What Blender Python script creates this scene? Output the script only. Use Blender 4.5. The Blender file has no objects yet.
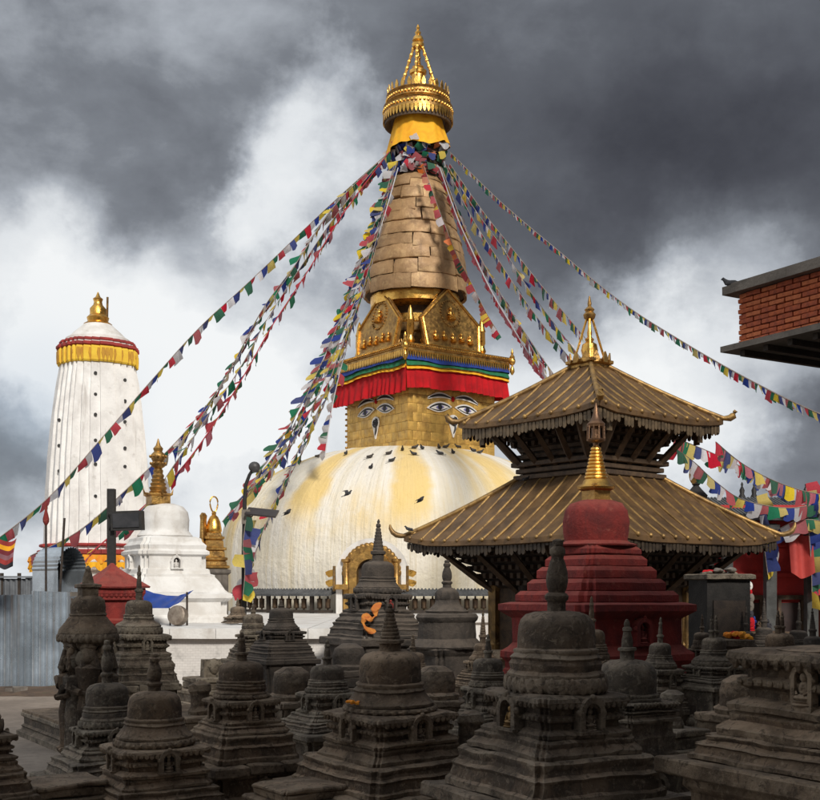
import bpy, math, random
from mathutils import Vector, Matrix, noise

# ------------------------------------------------------------------ camera, sky, sun, exposure
scene = bpy.context.scene
col = scene.collection
F, HZ, EYE = 1150.0, 590.0, 2.4        # focal length and horizon in photo pixels, eye height in metres
R_ = math.radians

cam_d = bpy.data.cameras.new("camera")
cam_d.sensor_width = 36.0
cam_d.lens = 36.0 * F / 820.0
cam_d.shift_y = (HZ - 400.0) / 820.0
cam_d.clip_start = 0.1
cam_d.clip_end = 6000.0
cam = bpy.data.objects.new("camera", cam_d)
cam.location = (0, 0, EYE)
cam.rotation_euler = (R_(90), 0, 0)
col.objects.link(cam)
scene.camera = cam

SUN_AZ, SUN_EL = 19.0, 35.0            # degrees to the right of straight behind the camera, degrees up
sdir = Vector((math.sin(R_(SUN_AZ)) * math.cos(R_(SUN_EL)), -math.cos(R_(SUN_AZ)) * math.cos(R_(SUN_EL)), math.sin(R_(SUN_EL))))
sun_d = bpy.data.lights.new("sun", 'SUN')
sun_d.energy = 3.4
sun_d.angle = R_(11)
sun_d.color = (1.0, 0.945, 0.86)
sun = bpy.data.objects.new("sun", sun_d)
sun.rotation_euler = sdir.to_track_quat('Z', 'Y').to_euler()
col.objects.link(sun)

scene.view_settings.view_transform = 'Standard'
scene.view_settings.look = 'None'
scene.view_settings.gamma = 1.0
scene.view_settings.exposure = 0.0
scene.view_settings.use_curve_mapping = False


class NT:
    """small helper for node trees"""
    def __init__(s, tree):
        s.t = tree
        s.n = tree.nodes
        s.l = tree.links

    def new(s, kind, **kw):
        nd = s.n.new(kind)
        for k, v in kw.items():
            setattr(nd, k, v)
        return nd

    def put(s, sock, val):
        if isinstance(val, bpy.types.NodeSocket):
            s.l.new(val, sock)
        elif val is not None:
            sock.default_value = val

    def math(s, op, a, b=None, c=None, clamp=False):
        nd = s.new('ShaderNodeMath', operation=op, use_clamp=clamp)
        s.put(nd.inputs[0], a)
        s.put(nd.inputs[1], b)
        s.put(nd.inputs[2], c)
        return nd.outputs[0]

    def vmath(s, op, a, b=None):
        nd = s.new('ShaderNodeVectorMath', operation=op)
        s.put(nd.inputs[0], a)
        s.put(nd.inputs[1], b)
        return nd.outputs['Value'] if op in ('DOT_PRODUCT', 'LENGTH') else nd.outputs[0]

    def noise(s, vec, scale, detail=5, rough=.55, dist=0.0):
        nd = s.new('ShaderNodeTexNoise')
        s.put(nd.inputs['Vector'], vec)
        nd.inputs['Scale'].default_value = scale
        nd.inputs['Detail'].default_value = detail
        nd.inputs['Roughness'].default_value = rough
        nd.inputs['Distortion'].default_value = dist
        return nd.outputs[0]

    def rng(s, v, a, b, c=0.0, d=1.0, smooth=True):
        nd = s.new('ShaderNodeMapRange', interpolation_type='SMOOTHSTEP' if smooth else 'LINEAR')
        s.put(nd.inputs[0], v)
        for i, x in zip((1, 2, 3, 4), (a, b, c, d)):
            nd.inputs[i].default_value = x
        return nd.outputs[0]

    def mix(s, f, a, b, mode='MIX'):
        nd = s.new('ShaderNodeMix', data_type='RGBA', blend_type=mode)
        s.put(nd.inputs[0], f)
        for i, x in ((6, a), (7, b)):
            s.put(nd.inputs[i], (*x, 1.0) if isinstance(x, tuple) and len(x) == 3 else x)
        return nd.outputs[2]

    def ramp(s, f, stops):
        nd = s.new('ShaderNodeValToRGB')
        el = nd.color_ramp.elements
        while len(el) < len(stops):
            el.new(.5)
        for e, (p, c) in zip(el, stops):
            e.position = p
            e.color = (*c, 1.0)
        s.put(nd.inputs[0], f)
        return nd.outputs[0]


def pixdir(px, py):
    return Vector(((px - 410) / F, 1.0, (HZ - py) / F)).normalized()


def build_world():
    w = bpy.data.worlds.new("World")
    scene.world = w
    w.use_nodes = True
    w.node_tree.nodes.clear()
    g = NT(w.node_tree)
    tc = g.new('ShaderNodeTexCoord').outputs['Generated']
    sky = g.new('ShaderNodeTexSky', sky_type='NISHITA')
    sky.sun_disc = False
    sky.sun_elevation = R_(SUN_EL)
    sky.sun_rotation = R_(180 - SUN_AZ)
    skyc = g.mix(1.0, sky.outputs[0], (0.10, 0.10, 0.10), 'MULTIPLY')
    sep = g.new('ShaderNodeSeparateXYZ')
    g.put(sep.inputs[0], tc)
    x, y, z = sep.outputs
    # clouds on a flat sheet high above: the direction projected on it
    zc = g.math('ADD', g.math('MAXIMUM', z, 0.0), 0.16)
    comb = g.new('ShaderNodeCombineXYZ')
    g.put(comb.inputs[0], g.math('DIVIDE', x, zc))
    g.put(comb.inputs[1], g.math('DIVIDE', y, zc))
    comb.inputs[2].default_value = 3.7
    cv = comb.outputs[0]
    n_big = g.noise(cv, 0.85, 3, .5, .3)
    flat = g.vmath('MULTIPLY', tc, (1.0, 1.0, 1.55))
    n_mid = g.noise(flat, 3.4, 9, .54, .15)
    n_fine = g.noise(flat, 9.0, 10, .60, .15)
    wn = g.new('ShaderNodeTexNoise')
    g.put(wn.inputs['Vector'], tc)
    wn.inputs['Scale'].default_value = 5.0
    wn.inputs['Detail'].default_value = 7
    wn.inputs['Roughness'].default_value = .6
    wv = g.vmath('SUBTRACT', wn.outputs['Color'], (.5, .5, .5))
    wv = g.vmath('MULTIPLY', wv, (.26, .26, .20))
    tw = g.vmath('NORMALIZE', g.vmath('ADD', tc, wv))
    # darkness of the cloud base: darker overhead and towards the right
    d = g.math('SUBTRACT', g.rng(z, 0.06, 0.40, 0.20, 0.66), g.rng(z, .48, .92, 0.0, .30))
    d = g.math('MULTIPLY_ADD', x, 0.42, d)
    d = g.math('MULTIPLY_ADD', g.math('SUBTRACT', n_big, .5), 0.50, d)
    d = g.math('MULTIPLY_ADD', g.math('SUBTRACT', n_mid, .5), 0.62, d)
    d = g.math('MULTIPLY_ADD', g.math('SUBTRACT', n_fine, .5), 0.52, d)

    def lobe(px, py, rad, amp, d):
        dot = g.vmath('DOT_PRODUCT', tw, tuple(pixdir(px, py)))
        wgt = g.rng(dot, math.cos(R_(rad)), 1.0, 0.0, amp)
        return g.math('ADD', d, wgt)
    for px, py, rad, amp in ((325, 165, 6.0, -.42), (240, 190, 6, -.06), (70, 205, 9, .22), (190, 235, 7, .10), (300, 320, 6, .10), (230, 320, 7, -.18),
                             (560, 200, 12, .10), (660, 250, 9, .16), (760, 215, 9, .22), (150, 70, 11, -.16), (640, 40, 12, .04),
                             (230, 480, 8, -.36), (20, 310, 6, -.32), (130, 370, 7, -.30), (700, 345, 7, -.50), (590, 345, 5, -.20), (8, 415, 6, .34),
                             (30, 500, 7, .26), (800, 410, 7, .16), (780, 460, 6, .06), (215, 530, 6, .26), (320, 470, 5, .10), (100, 290, 6, -.10)):
        d = lobe(px, py, rad, amp, d)
    d = g.math('MULTIPLY', d, .80)
    cloud = g.ramp(d, [(0.0, (.90, .92, .93)), (.17, (.74, .77, .80)), (.33, (.41, .44, .485)), (.48, (.205, .222, .252)), (.64, (.118, .127, .148)), (.82, (.080, .085, .102)), (1.0, (.052, .055, .068))])
    gap = g.math('MULTIPLY', g.rng(g.noise(tc, 3.1, 4, .5), .56, .74), g.rng(z, .30, .02, 0.0, .55))
    colr = g.mix(gap, cloud, g.mix(.5, skyc, (.42, .50, .62)))
    bg = g.new('ShaderNodeBackground')
    g.put(bg.inputs[0], colr)
    bg.inputs[1].default_value = 1.0
    out = g.new('ShaderNodeOutputWorld')
    g.l.new(bg.outputs[0], out.inputs[0])


build_world()

# ------------------------------------------------------------------ mesh helpers
random.seed(7)


def P(px, py, d):
    return Vector(((px - 410) / F * d, d, EYE + (HZ - py) / F * d))


def ZY(py, d):
    return EYE + (HZ - py) / F * d


def W(n, d):
    return n / F * d


class MB:
    def __init__(s):
        s.v, s.f = [], []

    def add(s, vs, fs):
        o = len(s.v)
        s.v.extend([Vector(p) for p in vs])
        s.f.extend([tuple(i + o for i in q) for q in fs])
        return s

    def box(s, c, size, rz=0.0, ry=0.0, rx=0.0):
        M = Matrix.Translation(Vector(c)) @ Matrix.Rotation(rz, 4, 'Z') @ Matrix.Rotation(ry, 4, 'Y') @ Matrix.Rotation(rx, 4, 'X')
        hx, hy, hz = size[0] / 2, size[1] / 2, size[2] / 2
        vs = [M @ Vector((a * hx, b * hy, e * hz)) for e in (-1, 1) for a, b in ((-1, -1), (1, -1), (1, 1), (-1, 1))]
        return s.add(vs, [(3, 2, 1, 0), (4, 5, 6, 7), (0, 1, 5, 4), (1, 2, 6, 5), (2, 3, 7, 6), (3, 0, 4, 7)])

    def loft(s, rings, cap0=True, cap1=True, closed=True):
        n = len(rings[0])
        vs, fs = [], []
        for r in rings:
            vs.extend(r)
        for i in range(len(rings) - 1):
            for j in range(n if closed else n - 1):
                k = (j + 1) % n
                fs.append((i * n + j, i * n + k, (i + 1) * n + k, (i + 1) * n + j))
        if cap0:
            fs.append(tuple(reversed(range(n))))
        if cap1:
            fs.append(tuple(range((len(rings) - 1) * n, len(rings) * n)))
        return s.add(vs, fs)

    def lathe(s, prof, n=24, c=(0, 0, 0), flute=0.0, nf=8, ph=0.0):
        c = Vector(c)
        rings = []
        for r, z in prof:
            ring = []
            for j in range(n):
                a = ph + 2 * math.pi * j / n
                rr = r * (1 + flute * math.cos(nf * a))
                ring.append(c + Vector((rr * math.cos(a), rr * math.sin(a), z)))
            rings.append(ring)
        return s.loft(rings)

    def tube(s, pts, r, n=6, cap=True):
        pts = [Vector(p) for p in pts]
        rings = []
        for i, p in enumerate(pts):
            t = (pts[min(i + 1, len(pts) - 1)] - pts[max(i - 1, 0)]).normalized()
            a = t.cross(Vector((0, 0, 1)))
            if a.length < 1e-3:
                a = Vector((1, 0, 0))
            a.normalize()
            b = a.cross(t).normalized()
            rr = r[i] if isinstance(r, (list, tuple)) else r
            rings.append([p + (a * math.cos(2 * math.pi * j / n) + b * math.sin(2 * math.pi * j / n)) * rr for j in range(n)])
        return s.loft(rings, cap, cap)

    def ball(s, c, r, n=10, m=6, sc=(1, 1, 1)):
        c = Vector(c)
        rings = []
        for i in range(m + 1):
            a = math.pi * (i / m) - math.pi / 2
            rr = max(math.cos(a), 0.02) * r
            rings.append([c + Vector((rr * math.cos(2 * math.pi * j / n) * sc[0], rr * math.sin(2 * math.pi * j / n) * sc[1], r * math.sin(a) * sc[2])) for j in range(n)])
        return s.loft(rings)

    def prism(s, poly, M, th):
        """flat outline (x, z) given thickness th along local y, then placed by M"""
        n = len(poly)
        vs = [M @ Vector((x, 0, z)) for x, z in poly] + [M @ Vector((x, th, z)) for x, z in poly]
        fs = [tuple(range(n)), tuple(reversed(range(n, 2 * n)))]
        for j in range(n):
            k = (j + 1) % n
            fs.append((k, j, n + j, n + k))
        return s.add(vs, fs)

    def erode(s, amp, freq=3.0, seed=0.0):
        o = Vector((seed * 3.1, seed * 1.7, seed * .9))
        for i, p in enumerate(s.v):
            q = p * freq + o
            s.v[i] = p + noise.noise_vector(q) * amp + noise.noise_vector(q * 3.3) * amp * .55 + noise.noise_vector(q * 8.1) * amp * .28
        return s

    def mesh(s, name, mat, ang=35.0):
        me = bpy.data.meshes.new(name)
        me.from_pydata([tuple(p) for p in s.v], [], s.f)
        me.materials.append(mat)
        if ang:
            me.polygons.foreach_set('use_smooth', [True] * len(me.polygons))
            me.set_sharp_from_angle(angle=R_(ang))
        me.update()
        return me

    def obj(s, name, mat, parent=None, ang=35.0, fix=False):
        me = s.mesh(name, mat, ang)
        if fix:
            import bmesh
            bm = bmesh.new()
            bm.from_mesh(me)
            bmesh.ops.recalc_face_normals(bm, faces=bm.faces)
            bm.to_mesh(me)
            bm.free()
        o = bpy.data.objects.new(name, me)
        col.objects.link(o)
        if parent:
            o.parent = parent
        return o


def inst(name, me, parent, loc=(0, 0, 0), rot=(0, 0, 0), sc=(1, 1, 1)):
    o = bpy.data.objects.new(name, me)
    col.objects.link(o)
    o.parent = parent
    o.location = loc
    o.rotation_euler = rot
    o.scale = sc
    return o


def tag(o, label=None, cat=None, group=None, kind=None):
    for k, v in (('label', label), ('category', cat), ('group', group), ('kind', kind)):
        if v:
            o[k] = v
    return o


def thing(name, label, cat, loc=(0, 0, 0), rz=0.0, group=None):
    o = bpy.data.objects.new(name, None)
    o.empty_display_size = .2
    col.objects.link(o)
    o.location = loc
    o.rotation_euler = (0, 0, rz)
    return tag(o, label, cat, group)


def foot(w, n=0, st=.12, sub=5, z=0.0):
    """square outline of half width w with n steps cut into every corner, CCW"""
    s_ = w * st
    c = []
    for i in range(n + 1):
        c.append((w - i * s_, w - (n - i) * s_))
        if i < n:
            c.append((w - (i + 1) * s_, w - (n - i) * s_))
    poly = []
    for k in range(4):
        ca, sa = math.cos(k * math.pi / 2), math.sin(k * math.pi / 2)
        poly += [(x * ca - y * sa, x * sa + y * ca) for x, y in c]
    out = []
    m = len(poly)
    per = len(c)
    for i in range(m):
        a, b = poly[i], poly[(i + 1) % m]
        q = sub if (i % per) == per - 1 else max(1, sub // 4)
        for j in range(q):
            t = j / q
            out.append(Vector((a[0] + (b[0] - a[0]) * t, a[1] + (b[1] - a[1]) * t, z)))
    return out


def refine(prof, mx):
    out = [prof[0]]
    for a, b in zip(prof, prof[1:]):
        L = math.hypot(b[0] - a[0], b[1] - a[1])
        n = max(1, int(L / mx + .5))
        for i in range(1, n + 1):
            t = i / n
            out.append((a[0] + (b[0] - a[0]) * t, a[1] + (b[1] - a[1]) * t))
    return out


def sq(mb, prof, n=0, st=.12, sub=6, mx=None):
    if mx:
        prof = refine(prof, mx)
    return mb.loft([foot(w, n, st, sub, z) for w, z in prof])


def slabp(w, z0, z1, c):
    return [(w - c, z0), (w, z0 + c), (w, z1 - c), (w - c, z1)]


# ------------------------------------------------------------------ materials
MATS = {}


def mat(name, c1, c2=None, scale=4.0, rough=.8, metal=0.0, bump=.0, bscale=20.0, dust=None, dust_amt=.6, lo=.35, hi=.68, rvar=0.0, streak=None, coat=None, spots=None, wear=None):
    m = bpy.data.materials.new(name)
    m.use_nodes = True
    g = NT(m.node_tree)
    b = g.n['Principled BSDF']
    tc = g.new('ShaderNodeTexCoord').outputs['Object']
    c2 = c2 or tuple(x * .7 for x in c1)
    n1 = g.noise(tc, scale, 7, .62, .4)
    c = g.mix(g.rng(n1, lo, hi), c1, c2)
    if spots:
        n3 = g.noise(tc, spots[1], 5, .6)
        c = g.mix(g.rng(n3, spots[2], spots[3], 0, spots[4]), c, spots[0])
    if streak:
        mp = g.new('ShaderNodeMapping')
        mp.inputs['Scale'].default_value = (streak[1], streak[1], streak[1] * .07)
        g.put(mp.inputs[0], tc)
        ns = g.noise(mp.outputs[0], 1.0, 5, .65)
        c = g.mix(g.rng(ns, streak[2], streak[3], 0, streak[4]), c, streak[0])
    if dust:
        geo = g.new('ShaderNodeNewGeometry')
        sp = g.new('ShaderNodeSeparateXYZ')
        g.put(sp.inputs[0], geo.outputs['Normal'])
        n2 = g.noise(tc, scale * 2.3, 6, .6)
        k = g.math('MULTIPLY', g.rng(sp.outputs[2], .25, .9), g.rng(n2, .3, .6, .35, 1.0))
        c = g.mix(g.math('MULTIPLY', k, dust_amt), c, dust)
    if wear:                                     # rubbed, paler edges and big tonal patches
        geo2 = g.new('ShaderNodeNewGeometry')
        c = g.mix(g.math('MULTIPLY', g.rng(geo2.outputs['Pointiness'], .505, .56), g.rng(g.noise(tc, 5.0, 5, .6), .35, .6, .25, .9)), c, wear)
        c = g.mix(g.rng(g.noise(tc, 1.6, 5, .6), .42, .60, 0, .65), c, tuple(x * .38 for x in c1))
        c = g.mix(g.rng(g.noise(tc, 15.0, 6, .72, .6), .54, .64, 0, .55), c, wear)
        c = g.mix(g.rng(g.noise(tc, 11.0, 6, .70, .8), .52, .62, 0, .70), c, tuple(x * .26 for x in c1))
    g.put(b.inputs['Base Color'], c)
    b.inputs['Metallic'].default_value = metal
    if rvar:
        nr = g.noise(tc, scale * 1.7, 5, .6)
        g.put(b.inputs['Roughness'], g.rng(nr, .3, .7, max(rough - rvar, .05), min(rough + rvar, 1)))
    else:
        b.inputs['Roughness'].default_value = rough
    if bump:
        bump = min(bump * 1.25, 1.0)
        bp = g.new('ShaderNodeBump')
        bp.inputs['Strength'].default_value = bump
        bp.inputs['Distance'].default_value = .03
        g.put(bp.inputs['Height'], g.noise(tc, bscale, 8, .65))
        g.put(b.inputs['Normal'], bp.outputs[0])
    MATS[name] = m
    return m


STONE = [mat('stone_dark', (.165, .114, .074), (.052, .037, .026), 3.0, .88, 0, .85, 24, (.36, .265, .185), .9, spots=((.27, .225, .165), 8, .56, .74, .6), streak=((.038, .029, .023), 9, .50, .70, .7), wear=(.30, .24, .175)),
         mat('stone_brown', (.200, .132, .080), (.064, .043, .029), 2.4, .9, 0, .9, 22, (.40, .285, .19), .95, spots=((.26, .21, .15), 6.5, .56, .74, .6), streak=((.046, .033, .025), 8, .50, .70, .7), wear=(.34, .26, .18)),
         mat('stone_grey', (.180, .138, .100), (.062, .048, .036), 3.4, .88, 0, .8, 28, (.35, .27, .195), .85, spots=((.32, .28, .22), 10, .54, .70, .65), streak=((.046, .038, .031), 10, .50, .70, .7), wear=(.33, .28, .21))]
SHADE_STONE = mat('shade_darkened_stone', (.070, .056, .045), (.028, .023, .019), 3.0, .85, 0, .8, 24, (.14, .11, .085), .7, spots=((.12, .10, .085), 8, .58, .74, .5))  # darker stone: shade missing on the sunlit pieces is put into the colour
GOLD = mat('gold_bright', (.83, .50, .13), (.62, .33, .07), 3.0, .34, 1.0, .25, 16, rvar=.12)
GOLD_OLD = mat('gold_weathered', (.52, .31, .095), (.26, .15, .055), 3.4, .42, .9, .35, 18, rvar=.14)
GOLD_PANEL = mat('gold_panel', (.74, .47, .125), (.50, .30, .085), 2.2, .46, .6, .6, 9, rvar=.12)
GOLD_DARK = mat('gold_dark', (.30, .185, .07), (.12, .075, .035), 4.0, .5, .7, .3, 20)
COPPER = mat('copper_plate', (.44, .275, .135), (.29, .175, .085), 1.3, .58, .2, .7, 6, rvar=.1, spots=((.56, .38, .19), 2.6, .5, .66, .6), streak=((.15, .09, .05), 3.2, .52, .72, .6))
ROOF = mat('roof_gilt_copper', (.235, .138, .062), (.10, .060, .032), 1.3, .5, .55, .35, 9, rvar=.12, streak=((.10, .065, .04), 6.0, .48, .72, .6))
RIB = mat('roof_rib_gilt', (.42, .26, .09), (.19, .115, .05), 4.0, .5, .6, .2, 20)
WOOD = mat('dark_wood', (.045, .031, .022), (.020, .014, .011), 5.0, .75, 0, .4, 30)
WOOD2 = mat('brown_wood', (.10, .062, .034), (.045, .028, .018), 5.0, .7, 0, .4, 30)
BLACK = mat('black_iron', (.018, .018, .019), (.03, .028, .026), 6, .6, .3, .2, 30)
RED = mat('red_limewash', (.25, .026, .020), (.125, .015, .014), 2.6, .85, 0, .6, 22, (.30, .075, .055), .6, spots=((.36, .12, .085), 7, .58, .72, .45), streak=((.09, .022, .02), 7, .52, .72, .7))
RED2 = mat('red_wall_paint', (.50, .032, .028), (.36, .024, .024), 1.6, .75, 0, .2, 18)
WHITE = mat('white_limewash', (.74, .73, .71), (.60, .575, .54), 1.8, .85, 0, .3, 14, streak=((.38, .335, .29), 3.2, .56, .80, .55), spots=((.40, .36, .32), 2.6, .60, .78, .5))
WHITE2 = mat('white_tower_wash', (.80, .79, .775), (.66, .645, .63), 1.3, .87, 0, .5, 9, streak=((.40, .37, .34), 3.4, .54, .74, .6), spots=((.45, .42, .39), 3.2, .60, .74, .5))
YELLOW_CLOTH = mat('yellow_cloth', (.86, .45, .015), (.78, .34, .01), 2.0, .8, 0, .2, 12)
ORANGE_CLOTH = mat('orange_cloth', (.80, .24, .02), (.78, .36, .02), 6.0, .8, 0, .2, 12)
RED_CLOTH = mat('red_cloth', (.50, .003, .009), (.34, .003, .007), 1.4, .95, 0, .25, 10)
BLUE_CLOTH = mat('blue_cloth', (.012, .045, .27), (.010, .032, .19), 2, .8)
GREEN_CLOTH = mat('green_cloth', (.012, .17, .07), (.01, .12, .05), 2, .8)
TARP = mat('blue_tarp', (.012, .055, .30), (.010, .04, .21), 1.6, .55, 0, .2, 8)
ZINC = mat('zinc_sheet', (.52, .58, .64), (.34, .385, .43), .9, .30, .65, .1, 8, streak=((.20, .15, .11), 3.0, .56, .76, .55), rvar=.1)
ZINC_DARK = mat('zinc_sheet_dull', (.20, .215, .235), (.13, .14, .155), 1.5, .6, .4, .1, 8, streak=((.15, .11, .08), 3.0, .55, .76, .5))
CONC = mat('concrete_old', (.20, .175, .15), (.11, .096, .083), 2.2, .9, 0, .4, 20, streak=((.07, .06, .05), 4, .5, .75, .6))
SLATE = mat('slate_roof', (.10, .105, .11), (.06, .063, .067), 3, .8, 0, .4, 16)
PILLAR = mat('grey_pillar', (.075, .078, .076), (.045, .047, .046), 3, .85, 0, .3, 16)
EYE_WHITE = mat('paint_white', (.78, .77, .74), (.70, .68, .66), 3, .6)
EYE_BLACK = mat('paint_black', (.012, .012, .016), (.02, .02, .024), 3, .55)
EYE_BLUE = mat('paint_lilac', (.22, .20, .42), (.16, .15, .35), 3, .6)
BIRD = mat('bird_feather', (.028, .029, .034), (.055, .056, .062), 9, .7)
BIRD2 = mat('bird_feather_brown', (.06, .05, .042), (.03, .026, .024), 9, .7)
SKIN = mat('skin', (.30, .17, .10), (.25, .14, .085), 9, .6)
DARKCLOTH = mat('dark_cloth', (.022, .022, .030), (.035, .03, .04), 5, .85)
DENIM = mat('denim_cloth', (.05, .06, .10), (.035, .04, .07), 5, .85)


def vary(m, lo, hi):
    """every object of this material a little lighter or darker"""
    g = NT(m.node_tree)
    b = g.n['Principled BSDF']
    src = b.inputs['Base Color'].links[0].from_socket
    inf = g.new('ShaderNodeObjectInfo')
    hsv = g.new('ShaderNodeHueSaturation')
    g.put(hsv.inputs['Value'], g.rng(inf.outputs['Random'], 0, 1, lo, hi, False))
    g.put(hsv.inputs['Color'], src)
    g.l.new(hsv.outputs[0], b.inputs['Base Color'])


vary(COPPER, .84, 1.14)
vary(GOLD_PANEL, .85, 1.15)
for s_ in STONE:
    vary(s_, .68, .98)


def mat_bricks(name, ca, cb, mortar, sc, bump=.5):
    m = bpy.data.materials.new(name)
    m.use_nodes = True
    g = NT(m.node_tree)
    b = g.n['Principled BSDF']
    tc = g.new('ShaderNodeTexCoord').outputs['Object']
    sep = g.new('ShaderNodeSeparateXYZ')
    g.put(sep.inputs[0], tc)
    cb_ = g.new('ShaderNodeCombineXYZ')
    g.put(cb_.inputs[0], g.math('ADD', sep.outputs[0], sep.outputs[1]))
    g.put(cb_.inputs[1], sep.outputs[2])
    br = g.new('ShaderNodeTexBrick')
    wob = g.new('ShaderNodeTexNoise')
    g.put(wob.inputs['Vector'], tc)
    wob.inputs['Scale'].default_value = 3.0
    wob.inputs['Detail'].default_value = 4
    g.put(br.inputs['Vector'], g.vmath('ADD', cb_.outputs[0], g.vmath('MULTIPLY', wob.outputs['Color'], (.07, .05, .0))))
    br.inputs['Scale'].default_value = sc
    br.inputs['Color1'].default_value = (*ca, 1)
    br.inputs['Color2'].default_value = (*cb, 1)
    br.inputs['Mortar'].default_value = (*mortar, 1)
    br.inputs['Mortar Size'].default_value = .015
    n = g.noise(tc, 2.2, 7, .65)
    dark = tuple(x * .45 for x in cb)
    g.put(b.inputs['Base Color'], g.mix(g.rng(n, .50, .74, 0, .75), br.outputs[0], dark))
    b.inputs['Roughness'].default_value = .88
    bp = g.new('ShaderNodeBump')
    bp.inputs['Strength'].default_value = bump
    bp.inputs['Distance'].default_value = .02
    g.put(bp.inputs['Height'], br.outputs[0])
    g.put(b.inputs['Normal'], bp.outputs[0])
    return m


WHITE_BRICK = mat_bricks('white_painted_brick', (.66, .63, .60), (.60, .575, .55), (.50, .47, .44), 4.0, .5)


def mat_dome():
    m = bpy.data.materials.new('dome_limewash')
    m.use_nodes = True
    g = NT(m.node_tree)
    b = g.n['Principled BSDF']
    tc = g.new('ShaderNodeTexCoord').outputs['Object']
    sep = g.new('ShaderNodeSeparateXYZ')
    g.put(sep.inputs[0], tc)
    x, y, z = sep.outputs
    ang = g.math('ARCTAN2', x, g.math('MULTIPLY', y, -1.0))

    def cyl(ka, kz):
        c = g.new('ShaderNodeCombineXYZ')
        g.put(c.inputs[0], g.math('MULTIPLY', ang, ka))
        g.put(c.inputs[1], g.math('MULTIPLY', z, kz))
        c.inputs[2].default_value = 5.3
        return c.outputs[0]
    base = g.mix(g.rng(g.noise(cyl(16, .14), 1.0, 6, .7), .30, .72), (.86, .83, .765), (.77, .715, .59))
    base = g.mix(g.rng(g.noise(tc, .32, 5, .6), .42, .70, 0, .45), base, (.79, .71, .51))
    # saffron water thrown over the shoulders: rows of arcs, then long runs below
    wav = g.math('SINE', g.math('MULTIPLY_ADD', ang, 11.0, 1.2))
    wob = g.math('MULTIPLY_ADD', g.math('SUBTRACT', g.noise(cyl(2.6, .5), 1.0, 5, .6), .5), 2.2, wav)
    top = g.rng(z, 4.6, 6.3)
    s1 = g.math('MULTIPLY', g.rng(wob, .15, .85), top)
    base = g.mix(g.math('MULTIPLY', s1, .80), base, (.82, .575, .165))
    band = g.math('MULTIPLY', g.rng(z, 4.0, 5.3), g.rng(z, 7.2, 5.6))
    base = g.mix(g.math('MULTIPLY', band, g.rng(g.noise(cyl(5, .3), 1.0, 6, .65), .42, .66, 0, .62)), base, (.79, .57, .19))
    runs = g.math('MULTIPLY', g.rng(g.noise(cyl(5.5, .045), 1.0, 5, .6), .50, .68), g.rng(z, -.5, 3.5, .35, .8))
    base = g.mix(runs, base, (.755, .575, .25))
    fine = g.rng(g.noise(cyl(75, .12), 1.0, 5, .75), .48, .70, 0, .8)
    base = g.mix(g.math('MULTIPLY', fine, g.rng(z, 6.8, 4.2)), base, (.60, .52, .36))
    gry = g.math('MULTIPLY', g.rng(g.noise(cyl(11, .09), 1.0, 5, .65), .56, .74), g.rng(z, 5.4, 1.5, 0, .45))
    base = g.mix(gry, base, (.60, .53, .40))
    g.put(b.inputs['Base Color'], base)
    b.inputs['Roughness'].default_value = .85
    bp = g.new('ShaderNodeBump')
    bp.inputs['Strength'].default_value = .9
    bp.inputs['Distance'].default_value = .10
    g.put(bp.inputs['Height'], g.math('ADD', g.noise(cyl(40, .3), 1.0, 5, .65), g.noise(tc, 2.2, 8, .65)))
    g.put(b.inputs['Normal'], bp.outputs[0])
    return m


DOME = mat_dome()


def mat_flag(name, c):
    m = bpy.data.materials.new(name)
    m.use_nodes = True
    g = NT(m.node_tree)
    out = g.n['Material Output']
    b = g.n['Principled BSDF']
    inf = g.new('ShaderNodeObjectInfo')
    hsv = g.new('ShaderNodeHueSaturation')
    g.put(hsv.inputs['Saturation'], g.rng(inf.outputs['Random'], 0, 1, .72, 1.05, False))
    g.put(hsv.inputs['Value'], g.rng(inf.outputs['Random'], 0, 1, .75, 1.15, False))
    tcg = g.new('ShaderNodeTexCoord').outputs['Generated']
    ink = g.rng(g.noise(tcg, 7.0, 3, .6), .52, .62, 0, .22)
    g.put(hsv.inputs['Color'], g.mix(ink, c, tuple(x * .45 for x in c)))
    g.put(b.inputs['Base Color'], hsv.outputs[0])
    b.inputs['Roughness'].default_value = .85
    tr = g.new('ShaderNodeBsdfTranslucent')
    g.put(tr.inputs[0], hsv.outputs[0])
    mx = g.new('ShaderNodeMixShader')
    mx.inputs[0].default_value = .42
    g.l.new(b.outputs[0], mx.inputs[1])
    g.l.new(tr.outputs[0], mx.inputs[2])
    g.l.new(mx.outputs[0], out.inputs[0])
    return m


FLAGC = {'blue': (.025, .055, .30), 'white': (.72, .71, .74), 'red': (.55, .03, .055), 'green': (.02, .19, .10), 'yellow': (.80, .60, .06),
         'orange': (.75, .18, .03), 'pink': (.55, .14, .20)}
FLAGM = {k: mat_flag('flag_' + k, v) for k, v in FLAGC.items()}


def mat_ground():
    m = bpy.data.materials.new('courtyard_ground')
    m.use_nodes = True
    g = NT(m.node_tree)
    b = g.n['Principled BSDF']
    tc = g.new('ShaderNodeTexCoord').outputs['Object']
    n1 = g.noise(tc, .5, 8, .62)
    n2 = g.noise(tc, 6.0, 8, .65)
    c = g.mix(g.rng(n1, .35, .65), (.34, .28, .225), (.225, .182, .145))
    c = g.mix(g.rng(n2, .4, .7, 0, .5), c, (.15, .12, .095))
    g.put(b.inputs['Base Color'], c)
    b.inputs['Roughness'].default_value = .9
    bp = g.new('ShaderNodeBump')
    bp.inputs['Strength'].default_value = .5
    bp.inputs['Distance'].default_value = .03
    g.put(bp.inputs['Height'], n2)
    g.put(b.inputs['Normal'], bp.outputs[0])
    return m


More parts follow.
